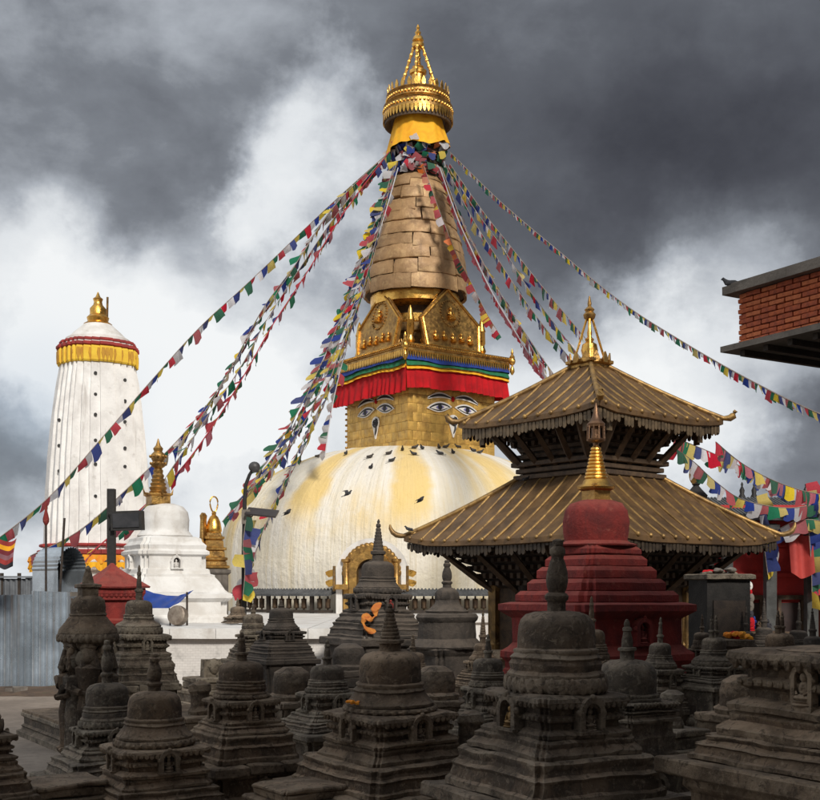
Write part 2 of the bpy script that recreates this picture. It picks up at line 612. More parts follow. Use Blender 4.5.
# ------------------------------------------------------------------ the setting
gm = MB()
N_ = 24
xs = [-2500, -600, -150, -60] + [-40 + 80 * i / N_ for i in range(N_ + 1)] + [60, 150, 600, 2500]
ys = [-1500, -300, -60, -20] + [-10 + 100 * i / N_ for i in range(N_ + 1)] + [150, 400, 1200, 4500]
vs = [(x, y, noise.noise(Vector((x * .15, y * .15, 0))) * .02 if abs(x) < 41 and -11 < y < 91 else 0.0) for y in ys for x in xs]
nx = len(xs)
gm.add(vs, [(j * nx + i, j * nx + i + 1, (j + 1) * nx + i + 1, (j + 1) * nx + i) for j in range(len(ys) - 1) for i in range(nx - 1)])
tag(gm.obj('ground', mat_ground(), None, 0), kind='structure')

PHI = R_(33.0)
# ------------------------------------------------------------------ terraces
D_ST = 55.0
SX = W(405 - 410, D_ST)                 # dome axis
TZ = 1.47
t = thing('stupa_terrace', 'low whitewashed stone terrace carrying the great stupa and its prayer wheels', 'terrace', (SX, D_ST, 0))
m = MB()
m.lathe(refine([(12.6, 0), (12.6, 1.15), (12.75, 1.2), (12.75, TZ - .02), (12.6, TZ), (.1, TZ)], 2.0), 72)
m.obj('terrace_body', WHITE, t)

t = thing('white_terrace_wall', 'whitewashed brick retaining wall with coping below the white chaitya', 'wall', (0, 28, 0))
x0, x1 = W(128 - 410, 28), W(352 - 410, 28)
m = MB()
m.box(((x0 + x1) / 2, 7.0, .61), (x1 - x0, 14.0, 1.22))
m.obj('wall_face', WHITE_BRICK, t, 0)
m = MB()
cw = 1.15
nx_ = int((x1 - x0) / cw) + 1
for i in range(nx_):
    a = x0 - .06 + i * (x1 - x0 + .12) / nx_
    b = x0 - .06 + (i + 1) * (x1 - x0 + .12) / nx_
    mm = MB().box(((a + b) / 2, 6.9, 1.22 + .125), (b - a - .012, 14.2, .25))
    mm.erode(.008, 2.0, i)
    mm.obj('coping_stone', WHITE, t, 0)

# ------------------------------------------------------------------ the great stupa
st = thing('great_stupa', 'great white stupa with gilded painted-eye tower, ringed copper spire and golden parasol', 'stupa', (SX, D_ST, 0))
PROF = [(8.62, 1.3), (8.72, 2.2), (8.78, 3.2), (8.74, 4.2), (8.60, 5.1), (8.28, 5.9), (7.75, 6.65), (7.0, 7.35), (6.1, 7.92), (5.1, 8.37), (4.1, 8.70), (3.3, 8.88), (1.5, 8.95), (.05, 8.96)]


def smooth_prof(pr, k=4):
    out = []
    for i in range(len(pr) - 1):
        p0, p1, p2, p3 = pr[max(i - 1, 0)], pr[i], pr[i + 1], pr[min(i + 2, len(pr) - 1)]
        for j in range(k):
            t_ = j / k
            out.append(tuple(.5 * (2 * p1[q] + (p2[q] - p0[q]) * t_ + (2 * p0[q] - 5 * p1[q] + 4 * p2[q] - p3[q]) * t_ ** 2 + (3 * p1[q] - p0[q] - 3 * p2[q] + p3[q]) * t_ ** 3) for q in (0, 1)))
    out.append(pr[-1])
    return out


DPROF = smooth_prof(PROF)
m = MB()
m.lathe(DPROF, 128)
m.erode(.045, .55, 2)
m.obj('dome', DOME, st)

CX = W(420 - 410, D_ST) - SX            # tower axis inside the stupa's frame
PHS = R_(36.0)
har = MB()
HS = 2.52
sq(har, [(HS - .02, 8.6), (HS - .02, 12.6)], 0, sub=1)
har = har.obj('gilded_tower', GOLD_DARK, st, 0)
har.location = (CX, 0, 0)
har.rotation_euler = (0, 0, PHS)
# embossed sheets
rows, cols = 9, 10
for k in range(4):
    Mk = Matrix.Rotation(-k * math.pi / 2, 4, 'Z')
    hz = 3.7 / rows
    for i in range(rows):
        off = .5 * (i % 2)
        edges = [-HS] + [-HS + (j + off) * 2 * HS / cols for j in range(0 if off else 1, cols)] + [HS]
        for a, b in zip(edges, edges[1:]):
            if b - a < .05:
                continue
            th = .007 + random.random() * .012
            z0 = 8.75 + i * hz
            mm = MB()
            g_ = .005
            mm.loft([[Mk @ Vector((x, -HS - y, z)) for x, z in ((a + g_ + q, z0 + g_ + q), (b - g_ - q, z0 + g_ + q), (b - g_ - q, z0 + hz - g_ - q), (a + g_ + q, z0 + hz - g_ - q))]
                     for q, y in ((0, -.03), (0, th * .5), (.02, th))], True, True)
            mm.erode(.010, 1.7, i + k * 9)
            mm.obj('copper_sheet', GOLD_PANEL, har, 30)
    # eyes
    def face(poly, y, zo, xo, mt, name, parent, th=.02):
        mm = MB()
        M = Mk @ Matrix.Translation(Vector((xo, -HS - y, zo)))
        mm.prism(poly, M, th)
        return mm.obj(name, mt, parent, 0, True)

    def almond(w, h, droop, n=14, up=1.0, lo=.75, s=1):
        top = [(-w + 2 * w * i / n, h * up * math.sin(math.pi * i / n) ** .8 + droop * s * (i / n - .5)) for i in range(n + 1)]
        bot = [(w - 2 * w * i / n, -h * lo * math.sin(math.pi * i / n) ** 1.2 + droop * s * (.5 - i / n)) for i in range(1, n)]
        return list(reversed(top + bot))
    for s in (-1, 1):
        ex, ez = s * .80, 10.72
        e = face(almond(.72, .27, -.16, s=s), .075, ez, ex, EYE_WHITE, 'eye_rim', har, .05)
        face(almond(.62, .205, -.14, s=s), .085, ez, ex, EYE_BLACK, 'eye_outline', e)
        face(almond(.53, .125, -.12, s=s), .095, ez - .01, ex, EYE_WHITE, 'eyeball', e)
        face(almond(.24, .12, -.05, s=s), .105, ez, ex, EYE_BLUE, 'iris', e)
        face([(.12 * math.cos(-a * .524), .12 * math.sin(-a * .524)) for a in range(12)], .112, ez + .02, ex, EYE_BLACK, 'pupil', e)
        br = [(-.66 + 1.32 * i / 12, .24 * math.sin(math.pi * (.12 + .80 * i / 12)) - s * .07 * (i / 6 - 1)) for i in range(13)]
        bw = [.02 + .055 * math.sin(math.pi * i / 12) for i in range(13)]
        rim_ = br[:]
        face([(x, z - w * 1.9 - .01) for (x, z), w in zip(br, bw)] + [(x, z + w * .9 + .03) for (x, z), w in reversed(list(zip(br, bw)))], .073, ez + .36, ex, EYE_WHITE, 'brow_rim', har, .05)
        face([(x, z - w * 1.2) for (x, z), w in zip(br, bw)] + [(x, z + w * .4) for (x, z), w in reversed(list(zip(br, bw)))], .085, ez + .36, ex, EYE_BLACK, 'eyebrow', har)
    sp = [(.02 + .225 * i / 30) for i in range(31)]
    pts = [(r * math.cos(i * .42 + 1.2), r * math.sin(i * .42 + 1.2)) for i, r in enumerate(sp)] + [(.10, -.38), (.04, -.52), (0, -.62)]
    mm = MB()
    M = Mk @ Matrix.Translation(Vector((0, -HS - .085, 10.14)))
    no = face([(.30 * math.cos(-a * .4), .30 * math.sin(-a * .4)) for a in range(7)] + [(-.28, -.15), (-.12, -.40), (0, -.70), (.12, -.44), (.30, -.12)][::-1] if False else
              [(.29 * math.cos(R_(a)), .05 + .27 * math.sin(R_(a))) for a in range(200, -25, -15)] + [(.17, -.30), (.03, -.72), (-.03, -.72), (-.17, -.30)], .072, 10.14, 0, EYE_WHITE, 'nose_rim', har, .05)
    mm.tube([M @ Vector((x * .92, 0, z * .92 + .02)) for x, z in pts], [.042] * 31 + [.05, .04, .015], 6)
    mm.obj('nose_curl', EYE_BLACK, har, 40)
    M3 = Mk @ Matrix.Translation(Vector((0, -HS - .04, 11.18)))
    mm = MB().ball((0, 0, 0), .10, 10, 6, (1, .4, 1.3))
    mm.v = [M3 @ p for p in mm.v]
    mm.obj('third_eye', RED_CLOTH, har, 40)
# rivet heads up the left edge
for i in range(9):
    MB().ball((-HS - .02, HS + .05, 9.0 + i * .27), .06, 8, 5).obj('rivet', GOLD_OLD, har, 40)

# cloth valance: three stripes and the long red hem, one sheet per side and colour
VH = 2.92


def cloth_side(k, z0, z1, off, mt, name, parent, pleat, sag, seed, thick=.02):
    nu, nv = 150, 5
    Mk = Matrix.Rotation(-k * math.pi / 2, 4, 'Z')
    rings = []
    for side in (0, 1):
        for iv in range(nv + 1):
            row = []
            tv = iv / nv
            for iu in range(nu + 1):
                tu = iu / nu
                x = -VH - off + 2 * (VH + off) * tu
                amp = pleat * tv
                y = -VH - off - amp * (math.sin(tu * 88 + seed + 3 * math.sin(tu * 9)) * .8 + noise.noise(Vector((tu * 14, tv * .7, seed))) * 1.3) - .10 * tv + side * thick
                s_ = sag * math.sin(math.pi * tu) + .08 * noise.noise(Vector((tu * 5, 3.3, seed)))
                row.append(Mk @ Vector((x, y, z1 + (z0 - z1 + s_ * .8) * tv + s_ * .5)))
            rings.append(row)
    mb = MB()
    n = nu + 1
    vs_ = [p for r in rings for p in r]
    fs = []
    for i in range(nv):
        for j in range(nu):
            a = i * n + j
            fs.append((a, a + 1, a + n + 1, a + n))
            b = (i + nv + 1) * n + j
            fs.append((b + n, b + n + 1, b + 1, b))
    mb.add(vs_, fs)
    return mb.obj(name, mt, parent, 60)


cor = MB()
sq(cor, [(2.5, 12.5), (2.95, 12.85), (2.95, 12.98), (3.02, 13.0), (3.02, 13.16), (3.08, 13.2), (3.08, 13.36), (2.9, 13.4), (.5, 13.42)], 0, sub=2)
cor = cor.obj('cornice', GOLD_OLD, st, 20)
cor.location = (CX, 0, 0)
cor.rotation_euler = (0, 0, PHS)
mm = MB()
for k in range(4):
    Mk = Matrix.Rotation(-k * math.pi / 2, 4, 'Z')
    n = 44
    for i in range(n):
        x = -3.0 + 6.0 * (i + .5) / n
        mm.loft([[Mk @ Vector((x + dx, -3.06 + dy, 13.02 - z)) for dx, dy in ((-w, -.02), (w, -.02), (w, .02), (-w, .02))] for w, z in ((.045, -.03), (.05, .12), (.035, .2), (.008, .27))])
        mm.ball(Mk @ Vector((x, -3.10, 13.28)), .055, 6, 4)
o = mm.obj('cornice_fringe', GOLD, cor, 40)
tag(o, kind='stuff')
mm = MB()
for k in range(4):
    a = math.pi / 4 + k * math.pi / 2 + math.pi
    c_ = Vector((math.cos(a) * 4.4, math.sin(a) * 4.4, 13.2))
    mm = MB()
    mm.ball(c_, .16, 8, 6, (1, 1, 1.3))
    mm.lathe([(.10, .1), (.13, .2), (.05, .32), (.07, .4), (.02, .58)], 10, c_)
    mm.lathe([(.03, -.65), (.12, -.5), (.10, -.35), (.03, -.2)], 10, c_)
    mm.obj('corner_bell', GOLD, cor, 40)
for k in range(4):
    sg = (.10, .04, .10, .1)[k]
    for (z0, z1, off, mt, nm, pl) in ((11.36, 12.36, .02, RED_CLOTH, 'red_valance', .085), (12.20, 12.40, .045, YELLOW_CLOTH, 'yellow_stripe', .03),
                                      (12.36, 12.66, .05, GREEN_CLOTH, 'green_stripe', .02), (12.62, 13.02, .055, BLUE_CLOTH, 'blue_stripe', .015)):
        o = cloth_side(k, z0 - (.18 if (k == 1 and nm == 'red_valance') else 0), z1, off, mt, nm, st, pl, sg * (1 if z1 < 13 else 0), k * 2.1)
        o.location = (CX, 0, 0)
        o.rotation_euler = (0, 0, PHS)


def seated_figure(s=1.0):
    """little seated figure: lotus base, crossed legs, torso, arms, head with topknot; base at z=0, facing -y"""
    mb = MB()
    mb.lathe([(.30 * s, 0), (.34 * s, .05 * s), (.27 * s, .10 * s), (.31 * s, .16 * s)], 14)
    mb.ball((0, -.04 * s, .24 * s), .27 * s, 12, 6, (1.15, .8, .42))
    mb.ball((0, 0, .46 * s), .17 * s, 10, 7, (1.05, .75, 1.45))
    for q in (-1, 1):
        mb.tube([(q * .17 * s, 0, .62 * s), (q * .27 * s, -.03 * s, .45 * s), (q * .12 * s, -.17 * s, .31 * s)], [.06 * s, .055 * s, .045 * s], 7)
    mb.ball((0, -.01 * s, .80 * s), .125 * s, 10, 7, (.95, 1, 1.15))
    mb.ball((0, 0, .96 * s), .055 * s, 8, 5)
    return mb


FIG_GOLD = seated_figure(.5).mesh('relief_figure', GOLD, 50)
# pentagonal torana plates above the cornice
for k in range(4):
    Mk = Matrix.Rotation(-k * math.pi / 2, 4, 'Z')
    M = Mk @ Matrix.Translation(Vector((0, -2.62, 13.40))) @ Matrix.Rotation(R_(-9), 4, 'X')
    mm = MB()
    out_ = [(-1.62, 0), (1.62, 0), (1.78, 1.42), (0, 3.12), (-1.78, 1.42)]
    mm.prism(out_, M, .14)
    tor = mm.obj('torana_plate', GOLD_OLD, st, 0, True)
    tor.location = (CX, 0, 0)
    tor.rotation_euler = (0, 0, PHS)
    rim = MB()
    inn = [(-1.50, .10), (1.50, .10), (1.64, 1.38), (0, 2.95), (-1.64, 1.38)]
    for i in range(5):
        a, b = inn[i], inn[(i + 1) % 5]
        rim.tube([M @ Vector((a[0], -.03, a[1])), M @ Vector((b[0], -.03, b[1]))], .055, 6)
    rim.obj('raised_rim', GOLD, tor, 40)
    for i in range(5):
        x = -1.0 + .5 * i
        o = inst('relief_figure', FIG_GOLD, tor)
        o.matrix_local = M @ Matrix.Translation(Vector((x, -.05, .38 + (.05 if i % 2 else 0)))) @ Matrix.Scale(.92, 4)
    o = inst('relief_figure', FIG_GOLD, tor)
    o.matrix_local = M @ Matrix.Translation(Vector((0, -.06, 1.45))) @ Matrix.Scale(1.3, 4)
    sc = MB()
    for i in range(26):
        a = 2 * math.pi * i / 26
        sc.ball(M @ Vector((.55 * math.cos(a), -.03, 1.78 + .62 * math.sin(a))), .05, 6, 4)
    tag(sc.obj('bead_ring', GOLD_OLD, tor, 40), kind='stuff')
# statues and pinnacles between the plates
for k in range(4):
    a = math.pi / 4 + k * math.pi / 2 + math.pi
    c_ = Vector((math.cos(a) * 2.95, math.sin(a) * 2.95, 13.4))
    mm = MB()
    mm.lathe([(.26, 0), (.30, .12), (.17, .2), (.22, .3), (.15, .5), (.16, .62), (.19, .66), (.17, 1.2), (.2, 1.24), (.15, 1.4), (.1, 1.7), (.03, 1.9)], 14, c_)
    o = mm.obj('corner_pinnacle', GOLD, st, 40)
    o.location = (CX, 0, 0)
    o.rotation_euler = (0, 0, PHS)
    for s in (-1, 1):
        dr = Vector((-math.sin(a), math.cos(a), 0)) * s
        c2 = c_ - Vector((math.cos(a), math.sin(a), 0)) * .35 + dr * .62
        mm = MB()
        fg = seated_figure(.72 if s < 0 else .78)
        Mr = Matrix.Translation(c2) @ Matrix.Rotation(a + math.pi / 2, 4, 'Z')
        mm.add([Mr @ p for p in fg.v], fg.f)
        o = mm.obj('gilded_statue', GOLD if s > 0 else GOLD_OLD, st, 45)
        o.location = (CX, 0, 0)
        o.rotation_euler = (0, 0, PHS)

# neck below the rings
CX2 = W(415 - 410, D_ST) - SX
mm = MB()
mm.lathe([(1.9, 13.3), (1.9, 14.3), (2.02, 14.4), (2.05, 14.75), (1.95, 14.8)], 40)
mm.obj('lotus_drum', GOLD_DARK, st, 30).location = (CX2, 0, 0)
mm = MB()
mm.lathe([(1.88, 14.8), (1.95, 14.85), (1.97, 15.2), (1.6, 15.25)], 40)
mm.obj('neck_band', GOLD, st, 30).location = (CX2, 0, 0)
mm = MB()
mm.lathe([(1.45, 15.1), (1.45, 15.7)], 40)
mm.obj('dark_neck', WOOD, st, 30).location = (CX2, 0, 0)
mm = MB()
mm.lathe([(1.40, 15.68), (2.0, 15.78), (2.12, 15.84), (2.14, 16.32), (2.05, 16.42), (1.5, 16.45)], 40)
mm.obj('gold_ring_band', GOLD, st, 30).location = (CX2, 0, 0)
# cone of copper plates
ys_ = [(283, 51.5), (275, 51), (262, 49.5), (250, 47), (240, 44.6), (230, 41.6), (215, 37.4), (200, 33), (190, 29.6), (184, 26.5), (179, 22), (174, 16)]


def cone_r(z):
    y = HZ - (z - EYE) * F / D_ST
    for (ya, ra), (yb, rb) in zip(ys_, ys_[1:]):
        if yb <= y <= ya:
            return W(ra + (rb - ra) * (y - ya) / (yb - ya), D_ST)
    return W(ys_[0][1] if y > ys_[0][0] else ys_[-1][1], D_ST)


mm = MB()
mm.lathe([(cone_r(z) - .12, z) for z in [16.4 + i * .3 for i in range(20)]], 40)
cone = mm.obj('ringed_spire', WOOD2, st, 40)
cone.location = (CX2, 0, 0)
NR = 10
zr = [16.42 + 5.75 * (1 - (1 - i / NR) ** 1.12) for i in range(NR + 1)]
for i in range(NR):
    z0, z1 = zr[i], zr[i + 1] - .012
    npl = max(5, int(8.5 - i * .35))
    ph = random.random() * 6
    cuts = [ph + 2 * math.pi * (j + (random.random() - .5) * .6) / npl for j in range(npl)]
    cuts.append(cuts[0] + 2 * math.pi)
    for a0, a1 in zip(cuts, cuts[1:]):
        seg = 7
        lift0 = random.random() * .035
        z0p, z1p = z0, z1
        z0, z1 = z0 + random.uniform(-.12, .03), z1 + random.uniform(-.02, .08)
        out_r, in_r = [], []
        dz = (random.random() - .5) * .15
        rings = []
        for (rad, zz, t_) in ((-.13, z0, 0), (.0, z0, 0), (.012, z0 + .03, .0), (.02, (z0 + z1) / 2, .5), (-.005, z1 - .03, 1), (-.13, z1, 1)):
            row = []
            for j in range(seg + 1):
                a = a0 + .008 + (a1 - a0 - .016) * j / seg
                r = cone_r(z0 + (z1 - z0) * t_) + rad + (lift0 * (1 - t_) if rad > -.1 else 0)
                row.append(Vector((r * math.cos(a), r * math.sin(a), zz + (dz if rad > -.1 else 0))))
            rings.append(row)
        mm = MB()
        mm.loft(rings, False, False, closed=False)
        for e in (0, seg):
            mm.add([r[e] for r in rings], [tuple(range(6)) if e else tuple(reversed(range(6)))])
        mm.erode(.05, 1.5, i * 3 + a0)
        mm.obj('copper_plate', COPPER, cone, 35, True)
        z0, z1 = z0p, z1p

# yellow cloth under the parasol, parasol, top
CX3 = W(418 - 410, D_ST) - SX
mm = MB()
rings = []
for i in range(9):
    t_ = i / 8
    ring = []
    for j in range(72):
        a = 2 * math.pi * j / 72
        r = 1.18 + .34 * t_ ** 1.3 + .05 * math.sin(a * 17) * t_ + .10 * noise.noise(Vector((math.cos(a) * 2.2, math.sin(a) * 2.2, t_)))
        z = 24.75 - 1.45 * t_ + .26 * t_ * noise.noise(Vector((math.cos(a) * 1.6, math.sin(a) * 1.6, 9))) + .18 * t_ * math.cos(a + .6)
        ring.append(Vector((r * math.cos(a), r * math.sin(a), z)))
    rings.append(ring)
mm.loft(rings, True, False)
mm.obj('yellow_skirt', YELLOW_CLOTH, st, 60).location = (CX3, 0, 0)
mm = MB()
mm.lathe([(1.0, 23.0), (1.05, 24.6), (1.2, 24.8), (1.35, 24.9)], 24)
mm.obj('wooden_core', WOOD, st, 40).location = (CX3, 0, 0)
mm = MB()
mm.lathe([(1.3, 24.75), (1.52, 24.55), (1.60, 24.55), (1.60, 24.95), (1.55, 25.25), (1.46, 25.3)], 48)
mm.obj('parasol_drum', WOOD2, st, 30).location = (CX3, 0, 0)
mm = MB()
mm.lathe([(1.50, 24.95), (1.62, 24.9), (1.66, 25.0), (1.60, 25.35), (1.66, 25.42), (1.5, 25.5)], 64)
mm.lathe([(1.3, 25.5), (1.44, 25.52), (1.50, 25.58), (1.44, 25.85), (1.52, 25.95), (1.44, 26.02), (.9, 26.06)], 64)
par = mm.obj('parasol_ring', GOLD_OLD, st, 30)
par.location = (CX3, 0, 0)
mm = MB()
for i in range(54):
    a = 2 * math.pi * i / 54
    M = Matrix.Rotation(a, 4, 'Z') @ Matrix.Translation(Vector((1.66, 0, 0)))
    mm.loft([[M @ Vector((dx, dy, z)) for dx, dy in ((-.012, -w), (.02, -w), (.02, w), (-.012, w))] for w, z in ((.075, 25.0), (.08, 24.85), (.05, 24.72), (.01, 24.64))])
    mm.ball(M @ Vector((-.01, 0, 25.2)), .065, 6, 4)
    mm.ball(M @ Vector((-.17, 0, 25.72)), .07, 6, 4)
    if i % 2 == 0:
        mm.loft([[M @ Vector((dx - .2, dy, z)) for dx, dy in ((-.015, -w), (.02, -w), (.02, w), (-.015, w))] for w, z in ((.07, 25.98), (.10, 26.12), (.06, 26.25), (.01, 26.36))])
tag(mm.obj('leaf_fringe', GOLD, par, 40), kind='stuff')
mm = MB()
mm.lathe([(.5, 26.0), (.42, 26.15), (.30, 26.2), (.34, 26.3), (.32, 27.0), (.40, 27.05), (.42, 27.2), (.25, 27.3), (.28, 27.4), (.12, 27.5), (.14, 27.6), (.06, 27.7), (.07, 28.4)], 20)
mm.obj('pinnacle_vase', GOLD, st, 40).location = (CX3, 0, 0)
for k in range(4):
    a = R_(36 + 45 + 90 * k)
    mm = MB()
    pts = [(.93 - .80 * i / 8, 26.05 + 2.55 * (i / 8) ** .93) for i in range(9)]
    mm.tube([(r * math.cos(a), r * math.sin(a), z) for r, z in pts], .065, 6)
    for r, z in pts[:-1]:
        mm.ball((r * math.cos(a), r * math.sin(a), z), .10, 6, 4)
    mm.obj('canopy_strut', GOLD, st, 40).location = (CX3, 0, 0)
mm = MB()
mm.lathe([(.08, 28.25), (.26, 28.35), (.30, 28.5), (.2, 28.6), (.28, 28.66), (.24, 28.8), (.12, 28.95), (.15, 29.05), (.06, 29.2), (.09, 29.28), (.02, 29.45)], 16)
mm.obj('crown', GOLD, st, 40).location = (CX3, 0, 0)

# ------------------------------------------------------------------ prayer wheels round the dome
RW = 9.75
WHEEL = mat('wheel_bronze', (.085, .052, .028), (.04, .026, .018), 5, .5, .6, .2, 20)


def wheel_rack(a0, a1, label):
    t_ = thing('prayer_wheel_rack', label, 'prayer wheels', (SX, D_ST, 0), 0, 'prayer wheel racks round the stupa')
    nseg = int((a1 - a0) / 3) + 2
    rail, roof = MB(), MB()
    pa = [a0 + (a1 - a0) * i / nseg for i in range(nseg + 1)]
    pt = lambda a, r, z: Vector((r * math.sin(R_(a)), -r * math.cos(R_(a)), z))
    for mb_, prof in ((roof, [(-.5, 2.28), (.42, 2.16), (.42, 2.24), (-.1, 2.42), (-.5, 2.42)]), (rail, [(-.12, 1.50), (.12, 1.50), (.12, 1.60), (-.12, 1.60)])):
        mb_.loft([[pt(a, RW + dr, z) for dr, z in prof] for a in pa])
    ro = roof.obj('rack_roof', SLATE, t_, 20)
    tl = MB()
    na = int((a1 - a0) / .85)
    for i in range(na):
        a = a0 + (i + .5) * (a1 - a0) / na
        tl.tube([pt(a, RW + .44, 2.21), pt(a, RW + .1, 2.33), pt(a, RW - .1, 2.44)], .045, 5)
    tag(tl.obj('roof_tile_rolls', SLATE, ro, 40), kind='stuff')
    rail.obj('base_rail', WOOD, t_, 20)
    nw = int((a1 - a0) / 2.0)
    for i in range(nw):
        a = a0 + (i + .5) * (a1 - a0) / nw
        if i % 6 == 5:
            MB().box(pt(a, RW, 1.85), (.14, .14, .75), R_(a)).obj('post', WOOD, t_, 0)
            continue
        w = MB()
        w.lathe([(.03, 1.6), (.04, 1.66), (.10, 1.67), (.115, 1.70), (.105, 1.74), (.105, 1.98), (.115, 2.02), (.10, 2.05), (.04, 2.06), (.03, 2.2)], 12, pt(a, RW + .02, 0))
        w.obj('prayer_wheel', WHEEL, t_, 40)
    return t_


wheel_rack(-46, -17, 'row of dark prayer wheels under a slate ledge, left of the golden shrine')
wheel_rack(-.5, 26, 'row of dark prayer wheels under a slate ledge, right of the golden shrine')

# golden shrine set in the dome's foot
ash = R_(-7.5)
t = thing('golden_shrine', 'golden arched niche shrine against the foot of the white dome', 'shrine', (SX + 9.3 * math.sin(ash), D_ST - 9.3 * math.cos(ash), TZ), ash)
mm = MB()
mm.box((0, .1, .55), (2.3, 1.0, 1.1))
mm.obj('shrine_base', GOLD_OLD, t, 0)


def arch_ring(r0, r1, z0, zc, th, n=22, sx=1.0):
    """upright arch band between radii r0 and r1, centre height zc, feet at z0, facing -y"""
    A = [(-1, z0)] + [None] * (n + 1) + [(1, z0)]
    pin = [(-r0 * sx, z0)] + [(-r0 * sx * math.cos(math.pi * i / n), zc + r0 * math.sin(math.pi * i / n)) for i in range(n + 1)] + [(r0 * sx, z0)]
    pout = [(-r1 * sx, z0)] + [(-r1 * sx * math.cos(math.pi * i / n), zc + r1 * math.sin(math.pi * i / n)) for i in range(n + 1)] + [(r1 * sx, z0)]
    rings = []
    for (xi, zi), (xo, zo) in zip(pin, pout):
        rings.append([Vector((xi, -th, zi)), Vector((xo, -th, zo)), Vector((xo, 0, zo)), Vector((xi, 0, zi))])
    return MB().loft(rings)


o = arch_ring(1.18, 1.42, 0, 1.55, .5)
o.obj('white_arch', WHITE, t, 40, True)
o = arch_ring(.55, .85, .6, 1.6, .75)
o.obj('gold_arch', GOLD_OLD, t, 40, True)
o = arch_ring(.86, 1.08, 1.0, 1.6, .62)
for i in range(19):
    a = math.pi * i / 18
    o.ball((-1.05 * math.cos(a), -.5, 1.6 + 1.05 * math.sin(a)), .15, 7, 5, (1, .6, 1.1))
o.obj('flame_aureole', GOLD_OLD, t, 40, True)
MB().box((0, -.2, 1.3), (1.1, .3, 1.6)).obj('dark_recess', WOOD, t, 0)
for s in (-1, 1):
    mm = MB()
    mm.lathe([(.16, 1.0), (.18, 1.1), (.11, 1.2), (.13, 2.0), (.2, 2.05), (.2, 2.15)], 12, (s * 1.0, -.55, 0))
    mm.box((s * 1.15, -.5, 1.05), (.55, .5, .2))
    mm.obj('column', GOLD_OLD, t, 40)
for ang_, nm in ((-16.2, 'gilded double pennant on a short post, left of the golden shrine'), (.8, 'gilded double pennant on a short post, right of the golden shrine')):
    a = R_(ang_)
    t = thing('gilded_pennant', nm, 'ornament', (SX + 9.9 * math.sin(a), D_ST - 9.9 * math.cos(a), 2.35), a)
    s = 1 if ang_ > -5 else -1
    MB().tube([(0, 0, 0), (0, 0, 1.0)], .06, 8).obj('post', GOLD_DARK, t, 40)
    mm = MB()
    for z in (.22, .6):
        M = Matrix.Translation(Vector((0, -.03, z)))
        mm.prism([(.05 * s, 0), (.22 * s, -.05), (.34 * s, .06), (.36 * s, .16), (.24 * s, .22), (.05 * s, .26)], M, .06)
    mm.obj('pennant', GOLD, t, 0, True)
# ------------------------------------------------------------------ white shikhara tower
D_T = 50.0
t = thing('white_tower', 'tall white fluted tower with yellow and red bands and a small gold finial', 'tower', (W(98 - 410, D_T), D_T, 0), R_(28))
zt = lambda y: ZY(y, D_T)
wt = lambda n: W(n, D_T)
tp = [(575, 53.5), (545, 53), (520, 52), (490, 50.5), (460, 48.5), (430, 46), (400, 42.5), (385, 40.3), (372, 38), (366, 37)]
k_ = 1 / 1.22


def ribfoot(w, z, nper=7):
    """square plan whose sides step out rib by rib towards the middle"""
    pts = []
    steps = [.72, .80, .80, .88, .88, .94, .94, 1.0]
    pos = [-.72, -.56, -.56, -.40, -.40, -.24, -.24]
    side = []
    for i, x in enumerate(pos):
        lvl = (.80, .80, .88, .88, .95, .95, 1.02)[i]
        side.append((x, -lvl))
    side = [(-.72, -.72)] + [(-.72, -.80), (-.56, -.80), (-.56, -.88), (-.38, -.88), (-.38, -.95), (-.17, -.95), (-.17, -1.01)]
    side = side + [(-x, y) for x, y in reversed(side[1:])]
    for k in range(4):
        ca, sa = math.cos(k * math.pi / 2), math.sin(k * math.pi / 2)
        pts += [Vector(((x * ca - y * sa) * w, (x * sa + y * ca) * w, z)) for x, y in side]
    return pts


m = MB()
rings = []
prof = refine([(wt(r) * .97, zt(y)) for y, r in tp], .8)
m.loft([ribfoot(w, z) for w, z in prof])
m.erode(.03, .8, 5)
body = m.obj('tower_body', WHITE2, t, 20)
# putlog holes
for i, (px, ys3) in enumerate(((95.5, (380, 401, 421, 446, 469, 500, 522)), (125, (384, 405, 426, 452, 470)), (59, (425, 450, 475)))):
    for y in ys3:
        p = P(px, y, D_T)
        lo = Matrix.Rotation(-R_(28), 4, 'Z') @ (p - Vector(t.location))
        # push to the surface along the view
        best = None
        wz = [w for w, z in prof if abs(z - lo.z) < .5]
        w = wz[0] if wz else 2
        d_ = Matrix.Rotation(-R_(28), 4, 'Z') @ Vector((-p.x, -p.y, 0)).normalized()
        q = lo.copy()
        for s in range(400):
            q = lo + d_ * (3.2 - s * .01)
            ax, ay = abs(q.x) / w, abs(q.y) / w
            big, sm = max(ax, ay), min(ax, ay)
            lim = 1.01 if sm < .17 else .95 if sm < .38 else .88 if sm < .56 else .80 if sm < .72 else 0
            if big < lim:
                break
        mm = MB().lathe([(.07, -.04), (.07, .04)], 10)
        mm.v = [Matrix.Translation(q) @ Matrix.Rotation(math.atan2(d_.y, d_.x) + math.pi / 2, 4, 'Z') @ Matrix.Rotation(math.pi / 2, 4, 'X') @ v for v in mm.v]
        mm.obj('putlog_hole', BLACK, t, 30)
m = MB()
m.loft([ribfoot(w, z) for w, z in [(wt(37.5), zt(368)), (wt(38.6), zt(366.5)), (wt(38.6), zt(354)), (wt(37.5), zt(352.5))]])
yb = m.obj('yellow_cloth_band', mat('yellow_band', (.80, .55, .05), (.72, .44, .04), 2, .8, 0, .2, 9), t, 20)
mm = MB()
